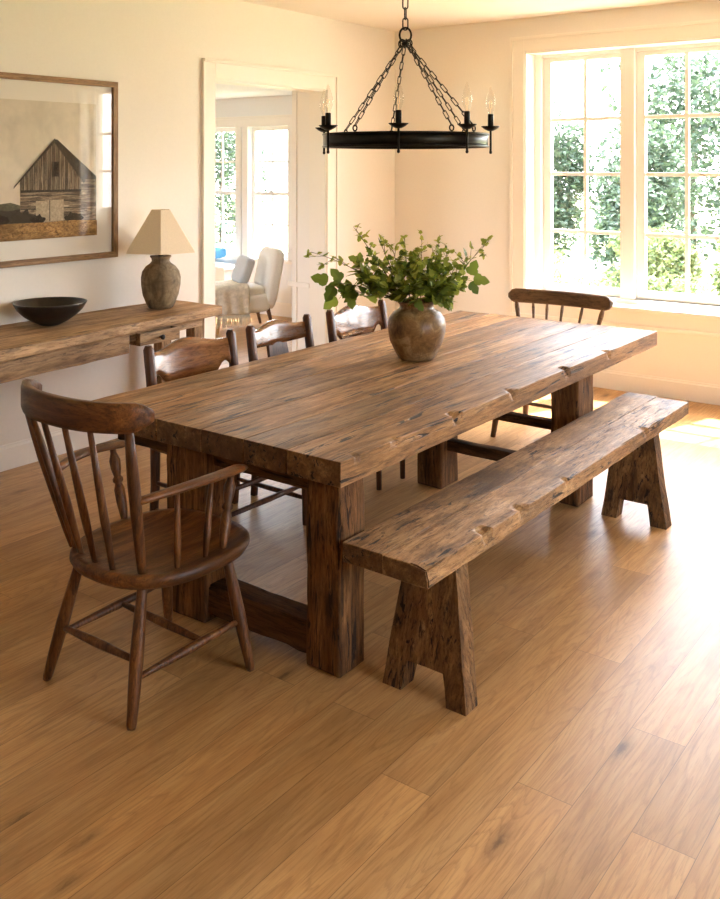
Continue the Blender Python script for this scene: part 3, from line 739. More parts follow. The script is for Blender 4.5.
# ------------------------------------------------------------------ windsor armchair at the head of the table (front = +Y)
def windsor():
    t = thing('windsor_armchair', 'worn brown spindle-back armchair with curved top rail at the near end of the table', 'chair', (-2.535, 2.2, 0))
    def L(x, y, z=0): return Vector((x + 2.535, y - 2.2, z))
    # saddle seat
    bm = NB(); SEAT = 0.452; n = 48; rings = []
    def outline(a):
        cx, sx, sy = 0.0, 0.275, 0.295
        x = math.copysign(abs(math.cos(a)) ** 0.72, math.cos(a)) * sx; y = math.copysign(abs(math.sin(a)) ** 0.72, math.sin(a)) * sy
        if y < 0: x *= 1 - 0.12 * (y / sy) ** 2
        return x, y + 0.035
    for k, (s, z) in enumerate([(0.0, SEAT - 0.05), (0.86, SEAT - 0.05), (0.96, SEAT - 0.044), (1.0, SEAT - 0.024), (0.995, SEAT - 0.008), (0.965, SEAT), (0.90, SEAT - 0.001), (0.80, SEAT - 0.006), (0.6, SEAT - 0.014), (0.3, SEAT - 0.016), (0.0, SEAT - 0.014)]):
        if s == 0: rings.append([bm.verts.new((0, 0.035, z))]); continue
        ring = []
        for i in range(n):
            x, y = outline(2 * PI * i / n); ring.append(bm.verts.new((x * s, 0.035 + (y - 0.035) * s, z)))
        rings.append(ring)
    for A, B in zip(rings, rings[1:]):
        for i in range(n):
            j = (i + 1) % n
            if len(A) == 1: f = bm.faces.new((A[0], B[j], B[i]))
            elif len(B) == 1: f = bm.faces.new((A[i], A[j], B[0]))
            else: f = bm.faces.new((A[i], A[j], B[j], B[i]))
            f.smooth = True
    obj('seat', bm, MAT['windsor_y'], t)
    # legs
    lp = [(0, 0.013), (0.03, 0.0165), (0.25, 0.0205), (0.45, 0.0225), (0.62, 0.0215), (0.82, 0.018), (0.94, 0.0165), (1, 0.015)]
    feet = {'bl': ((-2.795, 1.955), (-2.70, 2.03)), 'br': ((-2.335, 1.94), (-2.385, 2.03)), 'fr': ((-2.272, 2.418), (-2.355, 2.37)), 'fl': ((-2.765, 2.48), (-2.70, 2.40))}
    Lg = {}
    for k, (f, h) in feet.items():
        bm = NB(); p0, p1 = L(*f, 0), L(*h, SEAT - 0.02); Lg[k] = (p0, p1)
        turned(bm, p0, p1, lp, 14); obj('leg', bm, MAT['windsor_z'], t)
    def on(k, s): return Lg[k][0].lerp(Lg[k][1], s)
    sp = [(0, 0.009), (0.15, 0.011), (0.5, 0.0155), (0.85, 0.011), (1, 0.009)]
    S = [(on('bl', 0.42), on('br', 0.44)), (on('bl', 0.36), on('fl', 0.42)), (on('br', 0.32), on('fr', 0.40))]
    S.append((S[1][0].lerp(S[1][1], 0.55), S[2][0].lerp(S[2][1], 0.62)))
    for a, b in S:
        bm = NB(); turned(bm, a, b, sp, 10); obj('stretcher', bm, MAT['windsor_z'], t)
    # back: bowed top rail
    bx0, bx1, by, bz = -2.955, -2.30, 1.865, 0.918
    def bow(u):
        # u -1..1, ends sweep forward
        x = (bx0 + bx1) / 2 + u * (bx1 - bx0) / 2 * (1 - 0.06 * abs(u) ** 3)
        y = by + 0.115 * abs(u) ** 2.4 + (0.035 * max(0, abs(u) - 0.85) / 0.15)
        return (x + 2.535, y - 2.2)
    bm = NB()
    def hi(u): return bz + 0.100 - (0.030 * max(0, (abs(u) - 0.86) / 0.14) ** 2)
    def lo(u): return bz + 0.006 + (0.030 * max(0, (abs(u) - 0.86) / 0.14) ** 2)
    board_curve(bm, lin(-1, 1, 41), bow, lo, hi, 0.036, 6); obj('top_rail', bm, MAT['windsor_x'], t)
    # spindles, outer posts thick
    us = [-0.83, -0.56, -0.30, -0.03, 0.26, 0.55, 0.88]; bases = [(-2.752, 2.035), (-2.71, 2.008), (-2.635, 1.99), (-2.565, 1.98), (-2.49, 1.98), (-2.425, 1.995), (-2.345, 2.045)]
    us = [-0.80, -0.20, 0.15, 0.48, 0.86]; bases = [(-2.757, 2.035), (-2.67, 2.005), (-2.575, 1.988), (-2.48, 1.985), (-2.38, 2.022)]
    posts = []
    for k, (u, b) in enumerate(zip(us, bases)):
        x, y = bow(u); top = Vector((x, y, bz + 0.02)); bot = L(*b, SEAT - 0.008); bm = NB()
        thick = k in (0, 4)
        if thick: turned(bm, bot, top, [(0, 0.013), (0.12, 0.0165), (0.4, 0.019), (0.62, 0.0205), (0.8, 0.018), (1, 0.013)], 14); posts.append((bot, top))
        else: turned(bm, bot, top, [(0, 0.009), (0.1, 0.0105), (0.35, 0.0145), (0.6, 0.0125), (1, 0.009)], 12)
        obj('back_post' if thick else 'spindle', bm, MAT['windsor_z'], t)
    # extra back spindle on the far left side, behind the post
    bm = NB(); x, y = bow(-0.5); turned(bm, L(-2.72, 2.02, SEAT - 0.008), Vector((x, y, bz + 0.02)), [(0, 0.009), (0.35, 0.013), (1, 0.009)], 10); obj('spindle', bm, MAT['windsor_z'], t)
    # arms
    for side, post, fr, en in ((-1, posts[0], (-2.80, 2.325), (-2.895, 2.38, 0.685)), (1, posts[1], (-2.318, 2.355), (-2.375, 2.485, 0.665))):
        p = post[0].lerp(post[1], 0.50); e = L(*en)
        bm = NB(); pts = []
        for s in lin(0, 1, 14):
            q = p.lerp(e, s); q.x += side * 0.035 * math.sin(s * PI); q.z += 0.012 * math.sin(s * PI) + 0.01 * s; pts.append(q)
        # flat oval section
        rings = []; nseg = 12
        T, N = frames(pts)
        for i, (q, tt) in enumerate(zip(pts, T)):
            s = i / 13; w = 0.017 + 0.016 * s; h = 0.013 + 0.002 * s
            if i == 13: w *= 0.7; h *= 0.7
            sd = Vector((0, 0, 1)).cross(tt).normalized(); up = tt.cross(sd)
            rings.append([bm.verts.new(q + sd * math.cos(2 * PI * k / nseg) * w + up * math.sin(2 * PI * k / nseg) * h) for k in range(nseg)])
        for A, B in zip(rings, rings[1:]):
            for k in range(nseg): bm.faces.new((A[k], A[(k + 1) % nseg], B[(k + 1) % nseg], B[k])).smooth = True
        bm.faces.new(rings[0]); bm.faces.new(rings[-1]); obj('arm', bm, MAT['windsor_y'], t)
        # turned arm support and two spindles
        base = L(fr[0], fr[1] - 0.03, SEAT - 0.008); topp = pts[11] - Vector((0, 0, 0.008))
        bm = NB(); turned(bm, base, topp, [(0, 0.011), (0.08, 0.014), (0.25, 0.019), (0.42, 0.020), (0.50, 0.013), (0.53, 0.020), (0.57, 0.020), (0.60, 0.013), (0.70, 0.019), (0.82, 0.021), (0.92, 0.012), (1, 0.012)], 16); obj('arm_support', bm, MAT['windsor_z'], t)
        for s, bs in (((4, (fr[0] - 0.004, fr[1] - 0.235)), (8, (fr[0] + 0.002, fr[1] - 0.115))) if side > 0 else ()):
            bm = NB(); turned(bm, L(bs[0], bs[1], SEAT - 0.008), pts[s] - Vector((0, 0, 0.006)), [(0, 0.008), (0.3, 0.0135), (0.7, 0.011), (1, 0.008)], 10); obj('spindle', bm, MAT['windsor_z'], t)
    return t
windsor()

# ------------------------------------------------------------------ side chairs on the far side (local front = +Y)
def side_chair(name, label, W, top, splat, light=False):
    t = thing(name, label, 'chair')
    h = W / 2; SZ = 0.45; back_y = -0.02
    for s in (-1, 1):
        bm = NB(); x = s * (h - 0.022)
        pts = [(x, -0.02, 0), (x, 0.0, 0.25), (x, 0.0, 0.46), (x, -0.022, 0.70), (x, -0.048, top - 0.02), (x, -0.05, top)]
        # square rounded post
        prev = None
        for (px, py, pz), w in zip(pts, (0.032, 0.036, 0.040, 0.042, 0.042, 0.026)):
            c = w / 2; k = c * 0.7
            ring = [bm.verts.new((px + a, py + b, pz)) for a, b in ((c, -k), (c, k), (k, c), (-k, c), (-c, k), (-c, -k), (-k, -c), (k, -c))]
            if prev: 
                for i in range(8): bm.faces.new((prev[i], prev[(i + 1) % 8], ring[(i + 1) % 8], ring[i])).smooth = True
            else: bm.faces.new(ring)
            prev = ring
        bm.faces.new(prev); obj('back_post', bm, MAT['post'], t)
        bm = NB(); turned(bm, (s * (h - 0.03), 0.47, 0), (s * (h - 0.03), 0.465, SZ - 0.02), [(0, 0.014), (0.5, 0.018), (0.85, 0.021), (1, 0.021)], 12); obj('leg', bm, MAT['post'], t)
        for z in (0.13, 0.26):
            bm = NB(); turned(bm, (x, 0.0, z), (s * (h - 0.03), 0.465, z), [(0, 0.010), (0.5, 0.013), (1, 0.010)], 10); obj('stretcher', bm, MAT['post'], t)
    for y, z in ((0.467, 0.20), (-0.005, 0.20), (0.467, 0.31)):
        bm = NB(); turned(bm, (-h + 0.03, y, z), (h - 0.03, y, z), [(0, 0.010), (0.5, 0.014), (1, 0.010)], 10); obj('stretcher', bm, MAT['post'], t)
    bm = NB(); slab(bm, -h, h, -0.01, 0.50, SZ - 0.035, SZ, bev=0.012, amp=0.001, cell=0.08); obj('seat', bm, MAT['post'], t)
    bm = NB()
    def pos(u): return (u * (h - 0.026), -0.042 - 0.035 * (1 - u * u))
    def hi(u):
        a = abs(u); return top - 0.040 + 0.034 * (0.5 + 0.5 * math.cos(PI * min(1, a / 0.78)))
    def lo(u):
        a = abs(u); z = top - 0.195
        z += 0.045 * min(1, max(0, (a - 0.62) / 0.16)) - 0.03 * min(1, max(0, (a - 0.86) / 0.1))
        return z
    if splat:
        def lo(u): return top - 0.135 + 0.012 * u * u
    board_curve(bm, lin(-1, 1, 33), pos, lo, hi, 0.022, 4); 
    for v in bm.verts: v.co.y -= (v.co.z - (top - 0.10)) * 0.21
    obj('crest_rail', bm, MAT['crest'], t)
    if splat:
        bm = NB(); prism(bm, [(-0.085, SZ), (0.085, SZ), (0.075, top - 0.12), (-0.075, top - 0.12)], -0.012, 0.008, 'XZ')
        for v in bm.verts: v.co.y += -0.075 * (v.co.z - SZ) / 0.35
        obj('splat', bm, MAT['post'], t)
    return t
c1 = side_chair('side_chair', 'red-brown wooden side chair with scalloped crest rail, nearest the console table', 0.60, 0.905, False)
c2 = side_chair('side_chair', 'dark red-brown side chair with central splat, in front of the doorway', 0.52, 0.905, True)
c3 = side_chair('side_chair', 'side chair with window glare on its crest rail, behind the leafy vase', 0.58, 0.905, False)
for c, y in ((c1, 3.285), (c2, 3.95), (c3, 4.67)):
    c.location = (-3.445, y, 0); c.rotation_euler = (0, 0, -PI / 2); c['group'] = 'side chairs along the far side of the table'

# spindle-back chair at the far end (front = +Y, turned to face the camera side)
def far_chair():
    t = thing('spindle_chair', 'brown spindle-back chair with flat top rail at the far end before the window', 'chair', (-2.715, 5.63, 0), PI)
    h = 0.30; SZ = 0.45
    bm = NB(); slab(bm, -0.26, 0.26, -0.24, 0.22, SZ - 0.04, SZ, bev=0.015, amp=0.001, cell=0.08); obj('seat', bm, MAT['far_chair'], t)
    for s in (-1, 1):
        for a, b in (((s * 0.24, 0.20), (s * 0.19, 0.15)), ((s * 0.24, -0.26), (s * 0.18, -0.18))):
            bm = NB(); turned(bm, (*a, 0), (*b, SZ - 0.03), [(0, 0.016), (0.4, 0.022), (1, 0.016)], 12); obj('leg', bm, MAT['darkleg'], t)
        bm = NB(); turned(bm, (s * 0.225, 0.18, 0.2), (s * 0.225, -0.23, 0.2), [(0, 0.009), (0.5, 0.013), (1, 0.009)], 10); obj('stretcher', bm, MAT['darkleg'], t)
    bm = NB(); turned(bm, (-0.222, 0.0, 0.2), (0.222, 0.0, 0.2), [(0, 0.009), (0.5, 0.013), (1, 0.009)], 10); obj('stretcher', bm, MAT['darkleg'], t)
    top = 0.905
    def pos(u): return (u * 0.375, -0.335 + 0.06 * u * u)
    def e(u): return 0.034 * max(0, (abs(u) - 0.88) / 0.12) ** 2
    bm = NB(); board_curve(bm, lin(-1, 1, 33), pos, lambda u: top - 0.092 + e(u), lambda u: top - e(u) + 0.004, 0.03, 6); obj('top_rail', bm, MAT['far_chair'], t)
    for u in (-0.84, -0.42, -0.02, 0.28, 0.55, 0.86):
        x, y = pos(u); thick = abs(u) > 0.8
        bm = NB(); turned(bm, (x * 0.72, -0.215, SZ - 0.005), (x, y, top - 0.07), [(0, 0.01), (0.45, 0.016 if thick else 0.011), (0.72, 0.014 if thick else 0.0085), (0.86, 0.017 if thick else 0.011), (1, 0.010 if thick else 0.007)], 10)
        obj('back_post' if thick else 'spindle', bm, MAT['far_chair'], t)
    return t
far_chair()

# ------------------------------------------------------------------ console table
con = thing('console_table', 'long weathered oak console table with a small open drawer, against the left wall', 'table', (-4.6, 3.4, 0))
def cl_(bm): bmesh.ops.translate(bm, vec=(4.6, -3.4, 0), verts=bm.verts); return bm
CX1 = -4.385
def splay(w):   # hand-cut top, a little deeper towards its left end
    s = (w.x + 4.885) / 0.5
    return Vector((w.x + s * 0.19 * max(0, (4.40 - w.y)) / 1.8, w.y + 0.0 * s, w.z))
bm = NB(); slab(bm, -4.885, CX1, 1.55, 4.40, 0.793, 0.85, cell=0.07, bev=0.006, amp=0.003, chip=0.008, seed=71, lean=splay); obj('console_top', cl_(bm), MAT['console_y'], con)
bm = NB(); slab(bm, CX1 - 0.075, CX1 - 0.04, 1.65, 3.60, 0.672, 0.793, cell=0.07, bev=0.004, amp=0.003, seed=72, lean=splay); slab(bm, CX1 - 0.078, CX1 - 0.05, 3.60, 4.25, 0.735, 0.793, cell=0.07, bev=0.004, amp=0.002, seed=75, lean=splay); obj('apron', cl_(bm), MAT['console_y'], con)
bm = NB(); slab(bm, CX1 - 0.40, CX1 - 0.365, 3.5, 4.25, 0.69, 0.793, bev=0.004, amp=0.002, seed=76); obj('apron', cl_(bm), MAT['console_y'], con)
for x, y in ((CX1 - 0.09, 4.24), (CX1 - 0.40, 4.24), (CX1 + 0.12, 1.75), (-4.80, 1.75)):
    bm = NB(); slab(bm, x - 0.04, x + 0.04, y - 0.045, y + 0.045, 0, 0.793, bev=0.006, amp=0.003, cell=0.08, seed=73); obj('leg', cl_(bm), MAT['console_z'], con)
bm = NB(); y0, y1, xf, xb = 3.66, 3.97, CX1 + 0.06, CX1 - 0.22; z0, z1 = 0.705, 0.777
for a in ((xf - 0.02, xf, y0, y1, z0, z1), (xb, xf - 0.02, y0, y0 + 0.014, z0, z1), (xb, xf - 0.02, y1 - 0.014, y1, z0, z1), (xb, xb + 0.014, y0, y1, z0, z1), (xb, xf - 0.01, y0, y1, z0, z0 + 0.008)): bb(bm, *a, 0.002)
dr = obj('drawer', cl_(bm), MAT['console_y'], con)
bm = NB(); lathe(bm, [(0, 0), (0.007, 0), (0.007, 0.012), (0.015, 0.018), (0.016, 0.026), (0.010, 0.032), (0, 0.033)], 16)
bmesh.ops.rotate(bm, cent=(0, 0, 0), matrix=Matrix.Rotation(PI / 2, 3, 'Y'), verts=bm.verts); bmesh.ops.translate(bm, vec=(xf, (y0 + y1) / 2, 0.74), verts=bm.verts)
obj('knob', cl_(bm), MAT['knob'], dr)

# bowl
bm = NB()
lathe(bm, [(0, 0.0), (0.055, 0.0), (0.062, 0.004), (0.10, 0.022), (0.145, 0.052), (0.182, 0.088), (0.203, 0.122), (0.206, 0.130), (0.201, 0.131), (0.194, 0.122), (0.17, 0.088), (0.13, 0.052), (0.08, 0.026), (0, 0.018)], 56, wob=0.015)
bowl = obj('bowl', bm, MAT['blackbowl'], None, (-4.665, 3.285, 0.8515)); tag(bowl, 'wide black wooden bowl on the console table', 'bowl')

# table lamp
lamp = thing('table_lamp', 'table lamp with round clay base and tapered linen shade on the console', 'lamp', (-4.645, 4.10, 0.851))
bm = NB(); lathe(bm, [(0, 0), (0.072, 0), (0.080, 0.006), (0.092, 0.03), (0.113, 0.085), (0.125, 0.15), (0.127, 0.195), (0.118, 0.235), (0.094, 0.268), (0.066, 0.288), (0.056, 0.302), (0.058, 0.318), (0.068, 0.328), (0.067, 0.335), (0.052, 0.336), (0.02, 0.334), (0, 0.334)], 48, wob=0.02); obj('lamp_base', bm, MAT['lampbase'], lamp)
bm = NB(); lathe(bm, [(0, 0.333), (0.017, 0.333), (0.017, 0.36), (0.010, 0.365), (0.010, 0.44), (0.005, 0.45), (0.005, 0.628), (0, 0.628)], 16); obj('lamp_neck', bm, MAT['knob'], lamp)
bm = NB()
for ins in (0, 1):
    R0, R1 = 0.247 - 0.003 * ins, 0.066 - 0.003 * ins; z0, z1 = 0.362, 0.632
    ang = [2 * PI * k / 6 + math.atan2(-4.10, 4.645) for k in range(6)]
    A = [bm.verts.new((R0 * math.cos(a), R0 * math.sin(a), z0)) for a in ang]; B = [bm.verts.new((R1 * math.cos(a), R1 * math.sin(a), z1)) for a in ang]
    for k in range(6): bm.faces.new((A[k], A[(k + 1) % 6], B[(k + 1) % 6], B[k]))
    if ins == 0: A0, B0 = A, B
    else:
        for k in range(6):
            bm.faces.new((A0[k], A0[(k + 1) % 6], A[(k + 1) % 6], A[k])); bm.faces.new((B0[k], B0[(k + 1) % 6], B[(k + 1) % 6], B[k]))
obj('lamp_shade', bm, MAT['linen'], lamp)
bm = NB()
for k in range(3):
    a = 2 * PI * k / 3; tube(bm, [(0, 0, 0.618), (0.058 * math.cos(a), 0.058 * math.sin(a), 0.626)], 0.002, 6)
obj('shade_spider', bm, MAT['iron'], lamp)

# framed print
pic = thing('picture_frame', 'oak-framed photograph of an old timber barn hanging on the left wall', 'picture', (-4.909, 3.27, 1.745))
def pl_(bm): bmesh.ops.translate(bm, vec=(4.909, -3.27, -1.745), verts=bm.verts); return bm
FY0, FY1, FZ0, FZ1, fw = 2.57, 3.945, 1.176, 2.306, 0.037
for za in (FZ1 - fw, FZ0):
    bm = NB(); bb(bm, -4.908, -4.875, FY0, FY1, za, za + fw, 0.003); obj('frame_rail', pl_(bm), MAT['frame_y'], pic)
for ya in (FY0, FY1 - fw):
    bm = NB(); bb(bm, -4.908, -4.8748, ya, ya + fw, FZ0 + fw * 0.9, FZ1 - fw * 0.9, 0.003); obj('frame_stile', pl_(bm), MAT['frame_z'], pic)
bm = NB(); bb(bm, -4.905, -4.897, FY0 + 0.01, FY1 - 0.01, FZ0 + 0.01, FZ1 - 0.01); obj('mat_board', pl_(bm), MAT['mat'], pic)
PY0, PY1, PZ0, PZ1 = 2.74, 3.787, 1.327, 2.154
bm = NB(); X = [-4.8968]
def poly(pts, mi):
    X[0] += 0.00025
    f = bm.faces.new([bm.verts.new((X[0], y, z)) for y, z in pts]); f.material_index = mi
poly([(PY0, PZ0), (PY1, PZ0), (PY1, PZ1), (PY0, PZ1)], 0)                                   # sky
poly([(PY0, 1.42), (PY0, 1.53), (2.9, 1.55), (3.05, 1.538), (3.18, 1.55), (3.25, 1.53), (3.25, 1.42)], 2)   # hill
poly([(PY0, 1.42), (PY0, 1.49), (2.95, 1.50), (3.08, 1.515), (3.16, 1.50), (3.25, 1.51), (3.25, 1.42)], 1)   # hedge
poly([(3.66, 1.41), (3.66, 1.55), (3.72, 1.53), (PY1, 1.56), (PY1, 1.41)], 2)
poly([(3.475, 1.925), (3.50, 1.925), (3.787, 1.70), (3.787, 1.66), (3.671, 1.66)], 1)            # roof slope
poly([(3.67, 1.42), (3.787, 1.43), (3.787, 1.68), (3.67, 1.68)], 4)                            # side wall
poly([(3.242, 1.42), (3.671, 1.42), (3.671, 1.62), (3.242, 1.62)], 4)                          # lower front
for k in range(14):                                                                           # upper boards
    a = 3.242 + 0.429 * k / 14; b = 3.242 + 0.429 * (k + 1) / 14 - 0.002
    def rz(y): return 1.915 - abs(y - 3.475) * (0.262 / 0.262 if y < 3.475 else 0.226 / 0.196)
    pts = [(a, 1.615), (b, 1.615), (b, rz(b))] + ([(3.475, 1.915)] if a < 3.475 < b else []) + [(a, rz(a))]
    poly(pts, 3)
for z in (1.46, 1.505, 1.55, 1.585): poly([(3.242, z), (3.671, z + 0.001), (3.671, z + 0.006), (3.242, z + 0.005)], 1)
poly([(3.242, 1.607), (3.671, 1.605), (3.671, 1.620), (3.242, 1.621)], 1)
poly([(3.20, 1.645), (3.195, 1.630), (3.475, 1.905), (3.69, 1.655), (3.70, 1.672), (3.476, 1.932)], 1)   # verge
poly([(3.455, 1.70), (3.508, 1.70), (3.508, 1.79), (3.455, 1.79)], 1)                          # loft opening
poly([(3.345, 1.43), (3.54, 1.43), (3.54, 1.56), (3.345, 1.555)], 6)                           # pale doors
poly([(3.438, 1.43), (3.444, 1.43), (3.444, 1.557), (3.438, 1.557)], 1)
for y, r in ((3.27, 0.075), (3.36, 0.045), (3.60, 0.05), (3.64, 0.04), (3.10, 0.06)): poly([(y + r * (1 + 0.25 * math.sin(5 * a)) * math.cos(a), 1.435 + r * 0.85 * (1 + 0.2 * math.sin(7 * a + y * 9)) * math.sin(a)) for a in lin(0, 2 * PI, 25)[:-1]], 1)
poly([(PY0, PZ0), (PY1, PZ0), (PY1, 1.422), (3.6, 1.430), (3.4, 1.425), (3.2, 1.428), (PY0, 1.42)], 5)      # field
pr = obj('print', pl_(bm), [MAT[k] for k in ('pr_sky', 'pr_dark', 'pr_hill', 'barn_v', 'barn_h', 'pr_field', 'pr_door')], pic)
bm = NB(); bb(bm, -4.889, -4.886, FY0 + 0.01, FY1 - 0.01, FZ0 + 0.01, FZ1 - 0.01); obj('picture_glass', pl_(bm), MAT['pglass'], pic)

# ------------------------------------------------------------------ vase and branches
VX, VY = -2.685, 4.11
bm = NB()
lathe(bm, [(0, 0), (0.088, 0), (0.094, 0.005), (0.112, 0.035), (0.137, 0.09), (0.150, 0.142), (0.153, 0.176), (0.146, 0.210), (0.124, 0.240), (0.099, 0.255), (0.088, 0.264), (0.088, 0.280), (0.098, 0.290), (0.101, 0.297), (0.097, 0.301), (0.086, 0.296), (0.080, 0.27), (0.11, 0.235), (0.135, 0.18), (0.12, 0.08), (0, 0.02)], 56, wob=0.018)
vase = obj('vase', bm, MAT['vase'], None, (VX, VY, TZ + 0.0035)); tag(vase, 'round mottled brown pottery vase in the middle of the table', 'vase')

R_ = Vector((0.8028, 0.5962, 0)); B_ = Vector((-0.5962, 0.8028, 0)); U_ = Vector((0, 0, 1))     # across the table towards the window; away; up
def lobed_leaf(bm, p, d, up, s, rnd):
    d = d.normalized(); side = d.cross(up)
    side = side.normalized() if side.length > 1e-4 else Vector((1, 0, 0)); n = side.cross(d)
    out = [(0.0, 0.03), (0.06, 0.30), (0.22, 0.44), (0.42, 0.41), (0.50, 0.30), (0.70, 0.33), (0.90, 0.17), (1.05, 0.0)]
    mid = [bm.verts.new(p + d * (t * s) - n * (0.10 * s * t * t)) for t in (0.0, 0.33, 0.66, 1.05)]
    for sg in (-1, 1):
        V = [bm.verts.new(p + d * (u * s) + side * (sg * v * s * 0.92) + n * (s * (0.16 * v - 0.12 * u * u))) for u, v in out[1:-1]]
        # fan between midrib and outline
        for f in ((mid[0], V[0], mid[1]), (V[0], V[1], V[2]), (V[0], V[2], mid[1]), (V[2], V[3], mid[1]), (mid[1], V[3], mid[2]), (V[3], V[4], mid[2]), (V[4], V[5], mid[2]), (mid[2], V[5], mid[3])):
            try: bm.faces.new(f if sg > 0 else tuple(reversed(f)))
            except ValueError: pass

def branch(label, tip, bend, seed, leaf=(0.055, 0.026), n=9, group=None, start=0.30, twigs=5, young=0.35, big=None):
    """tip = (across, away, up) from the vase mouth"""
    rnd = random.Random(seed)
    t = thing('leafy_branch', label, 'branch', (VX, VY, TZ + 0.04), 0, group)
    mouth = Vector((0, 0, 0.245))
    T = R_ * tip[0] + B_ * tip[1] + U_ * tip[2]
    h = Vector((T.x, T.y, 0)); hd = h.normalized() if h.length > 0.01 else Vector((1, 0, 0))
    exitp = mouth + hd * min(0.062, h.length * 0.5 + 0.01)
    foot = Vector((-hd.x * 0.03, -hd.y * 0.03, 0.02))
    end = mouth + T
    c = exitp.lerp(end, 0.45) + U_ * bend
    def P(s):  # quadratic
        return exitp * (1 - s) ** 2 + c * 2 * s * (1 - s) + end * s * s
    bs, bl, by_ = NB(), NB(), NB()
    pts = [foot, foot.lerp(exitp, 0.5)] + [P(s) for s in lin(0, 1, 14)]
    tube(bs, pts, [0.0032] * 3 + lin(0.0030, 0.0011, 13), 6)
    ln = T.length
    for k in range(twigs):
        s = start + (1 - start) * (k + 0.4) / twigs
        p = P(s); d = (P(min(1, s + 0.05)) - P(s - 0.05)).normalized()
        ax = Vector((rnd.gauss(0, 1), rnd.gauss(0, 1), rnd.gauss(0.3, 1))).normalized()
        q = (d * 0.7 + ax * 0.9).normalized(); L = rnd.uniform(0.05, 0.12) * (1.15 - 0.5 * s) * (0.6 + ln)
        e = p + q * L
        tube(bs, [p, p.lerp(e, 0.5) + U_ * 0.004, e], [0.0016, 0.0013, 0.0009], 5)
        for m in range(rnd.choice((3, 4, 5))):
            sz = (leaf[0] + (leaf[1] - leaf[0]) * s) * rnd.uniform(0.75, 1.2)
            o = p.lerp(e, rnd.uniform(0.45, 1.0))
            dd = (q * 0.6 + Vector((rnd.gauss(0, 0.8), rnd.gauss(0, 0.8), rnd.gauss(0, 0.7)))).normalized()
            lobed_leaf(by_ if rnd.random() < young * (0.4 + s) else bl, o, dd, Vector((rnd.gauss(0, .5), rnd.gauss(0, .5), 1)), sz, rnd)
    for k in range(n):
        s = start * 0.6 + (1 - start * 0.6) * (k + rnd.random()) / n
        sz = (leaf[0] + (leaf[1] - leaf[0]) * s) * rnd.uniform(0.75, 1.25)
        dd = ((P(min(1, s + 0.05)) - P(max(0, s - 0.05))).normalized() * 0.5 + Vector((rnd.gauss(0, 0.8), rnd.gauss(0, 0.8), rnd.gauss(-0.1, 0.6)))).normalized()
        lobed_leaf(by_ if rnd.random() < young * s else bl, P(s), dd, Vector((rnd.gauss(0, .5), rnd.gauss(0, .5), 1)), sz, rnd)
    for b in (big or []):
        s, (a, w, u), sz = b; dd = (R_ * a + B_ * w + U_ * u)
        e = P(s) + dd.normalized() * 0.02
        lobed_leaf(bl, e, dd, (B_ * -0.9 + U_ * 0.5), sz, rnd)
    obj('stem', bs, MAT['leafstem'], t)
    if len(bl.faces): obj('leaves', bl, MAT['leaf'], t)
    if len(by_.faces):
        o = obj('young_leaves', by_, MAT['leaf_young'], t); o['label'] = 'small pale young leaves near the tip'
    return t
G = 'leafy branches in the vase'
branch('long leafy branch reaching furthest left out of the vase', (-0.55, 0.02, 0.27), 0.07, 11, (0.06, 0.028), 7, G, 0.35, 8, 0.6)
branch('upright leafy branch leaning up and left, tallest on the left side', (-0.33, 0.05, 0.40), 0.02, 12, (0.055, 0.026), 6, G, 0.35, 8, 0.6)
branch('tall thin branch leaning up and right with a bare stem, highest on the right', (0.375, -0.04, 0.335), 0.0, 13, (0.055, 0.028), 5, G, 0.42, 9, 0.5)
branch('low right branch ending in three broad leaves', (0.27, -0.05, 0.14), 0.02, 14, (0.06, 0.05), 3, G, 0.5, 2, 0.2, big=[(1.0, (1, 0, -0.15), 0.085), (0.99, (0.35, 0, 0.9), 0.08), (0.97, (0.55, 0.1, -0.8), 0.075)])
branch('low left branch with broad dark leaves hanging over the table', (-0.44, -0.06, 0.12), 0.05, 15, (0.085, 0.07), 7, G, 0.45, 3, 0.0, big=[(1.0, (-1, 0, 0.3), 0.09), (0.95, (-0.5, 0, -0.9), 0.09), (0.85, (-0.6, 0, 0.7), 0.08)])
branch('drooping left branch with broad leaves beside the third side chair', (-0.40, 0.06, 0.035), 0.07, 16, (0.085, 0.075), 8, G, 0.4, 3, 0.0, big=[(1.0, (-0.8, 0, -0.6), 0.09)])
short = 'short leafy branch in the dense middle of the bouquet'
rb = random.Random(5)
SH = [(-0.24, 0.1, 0.22), (-0.20, -0.1, 0.13), (-0.13, 0.05, 0.31), (-0.13, -0.12, 0.22), (-0.06, 0.1, 0.335), (0.0, -0.1, 0.27), (0.03, 0.03, 0.34), (0.10, 0.1, 0.26), (0.11, -0.08, 0.315), (0.18, 0.05, 0.28), (-0.20, 0.0, 0.345), (-0.02, 0.06, 0.20), (0.08, -0.05, 0.19), (0.20, -0.1, 0.17), (0.13, -0.13, 0.07), (-0.30, -0.02, 0.20), (-0.02, -0.15, 0.10), (0.22, 0.1, 0.10), (-0.27, 0.04, 0.10)]
for i, tp in enumerate(SH): branch(short, tp, 0.02, 30 + i, (0.058, 0.024) if tp[2] > 0.2 else (0.068, 0.052), 10, G + ', short ones', 0.3, 8, 0.55 if tp[2] > 0.2 else 0.15)

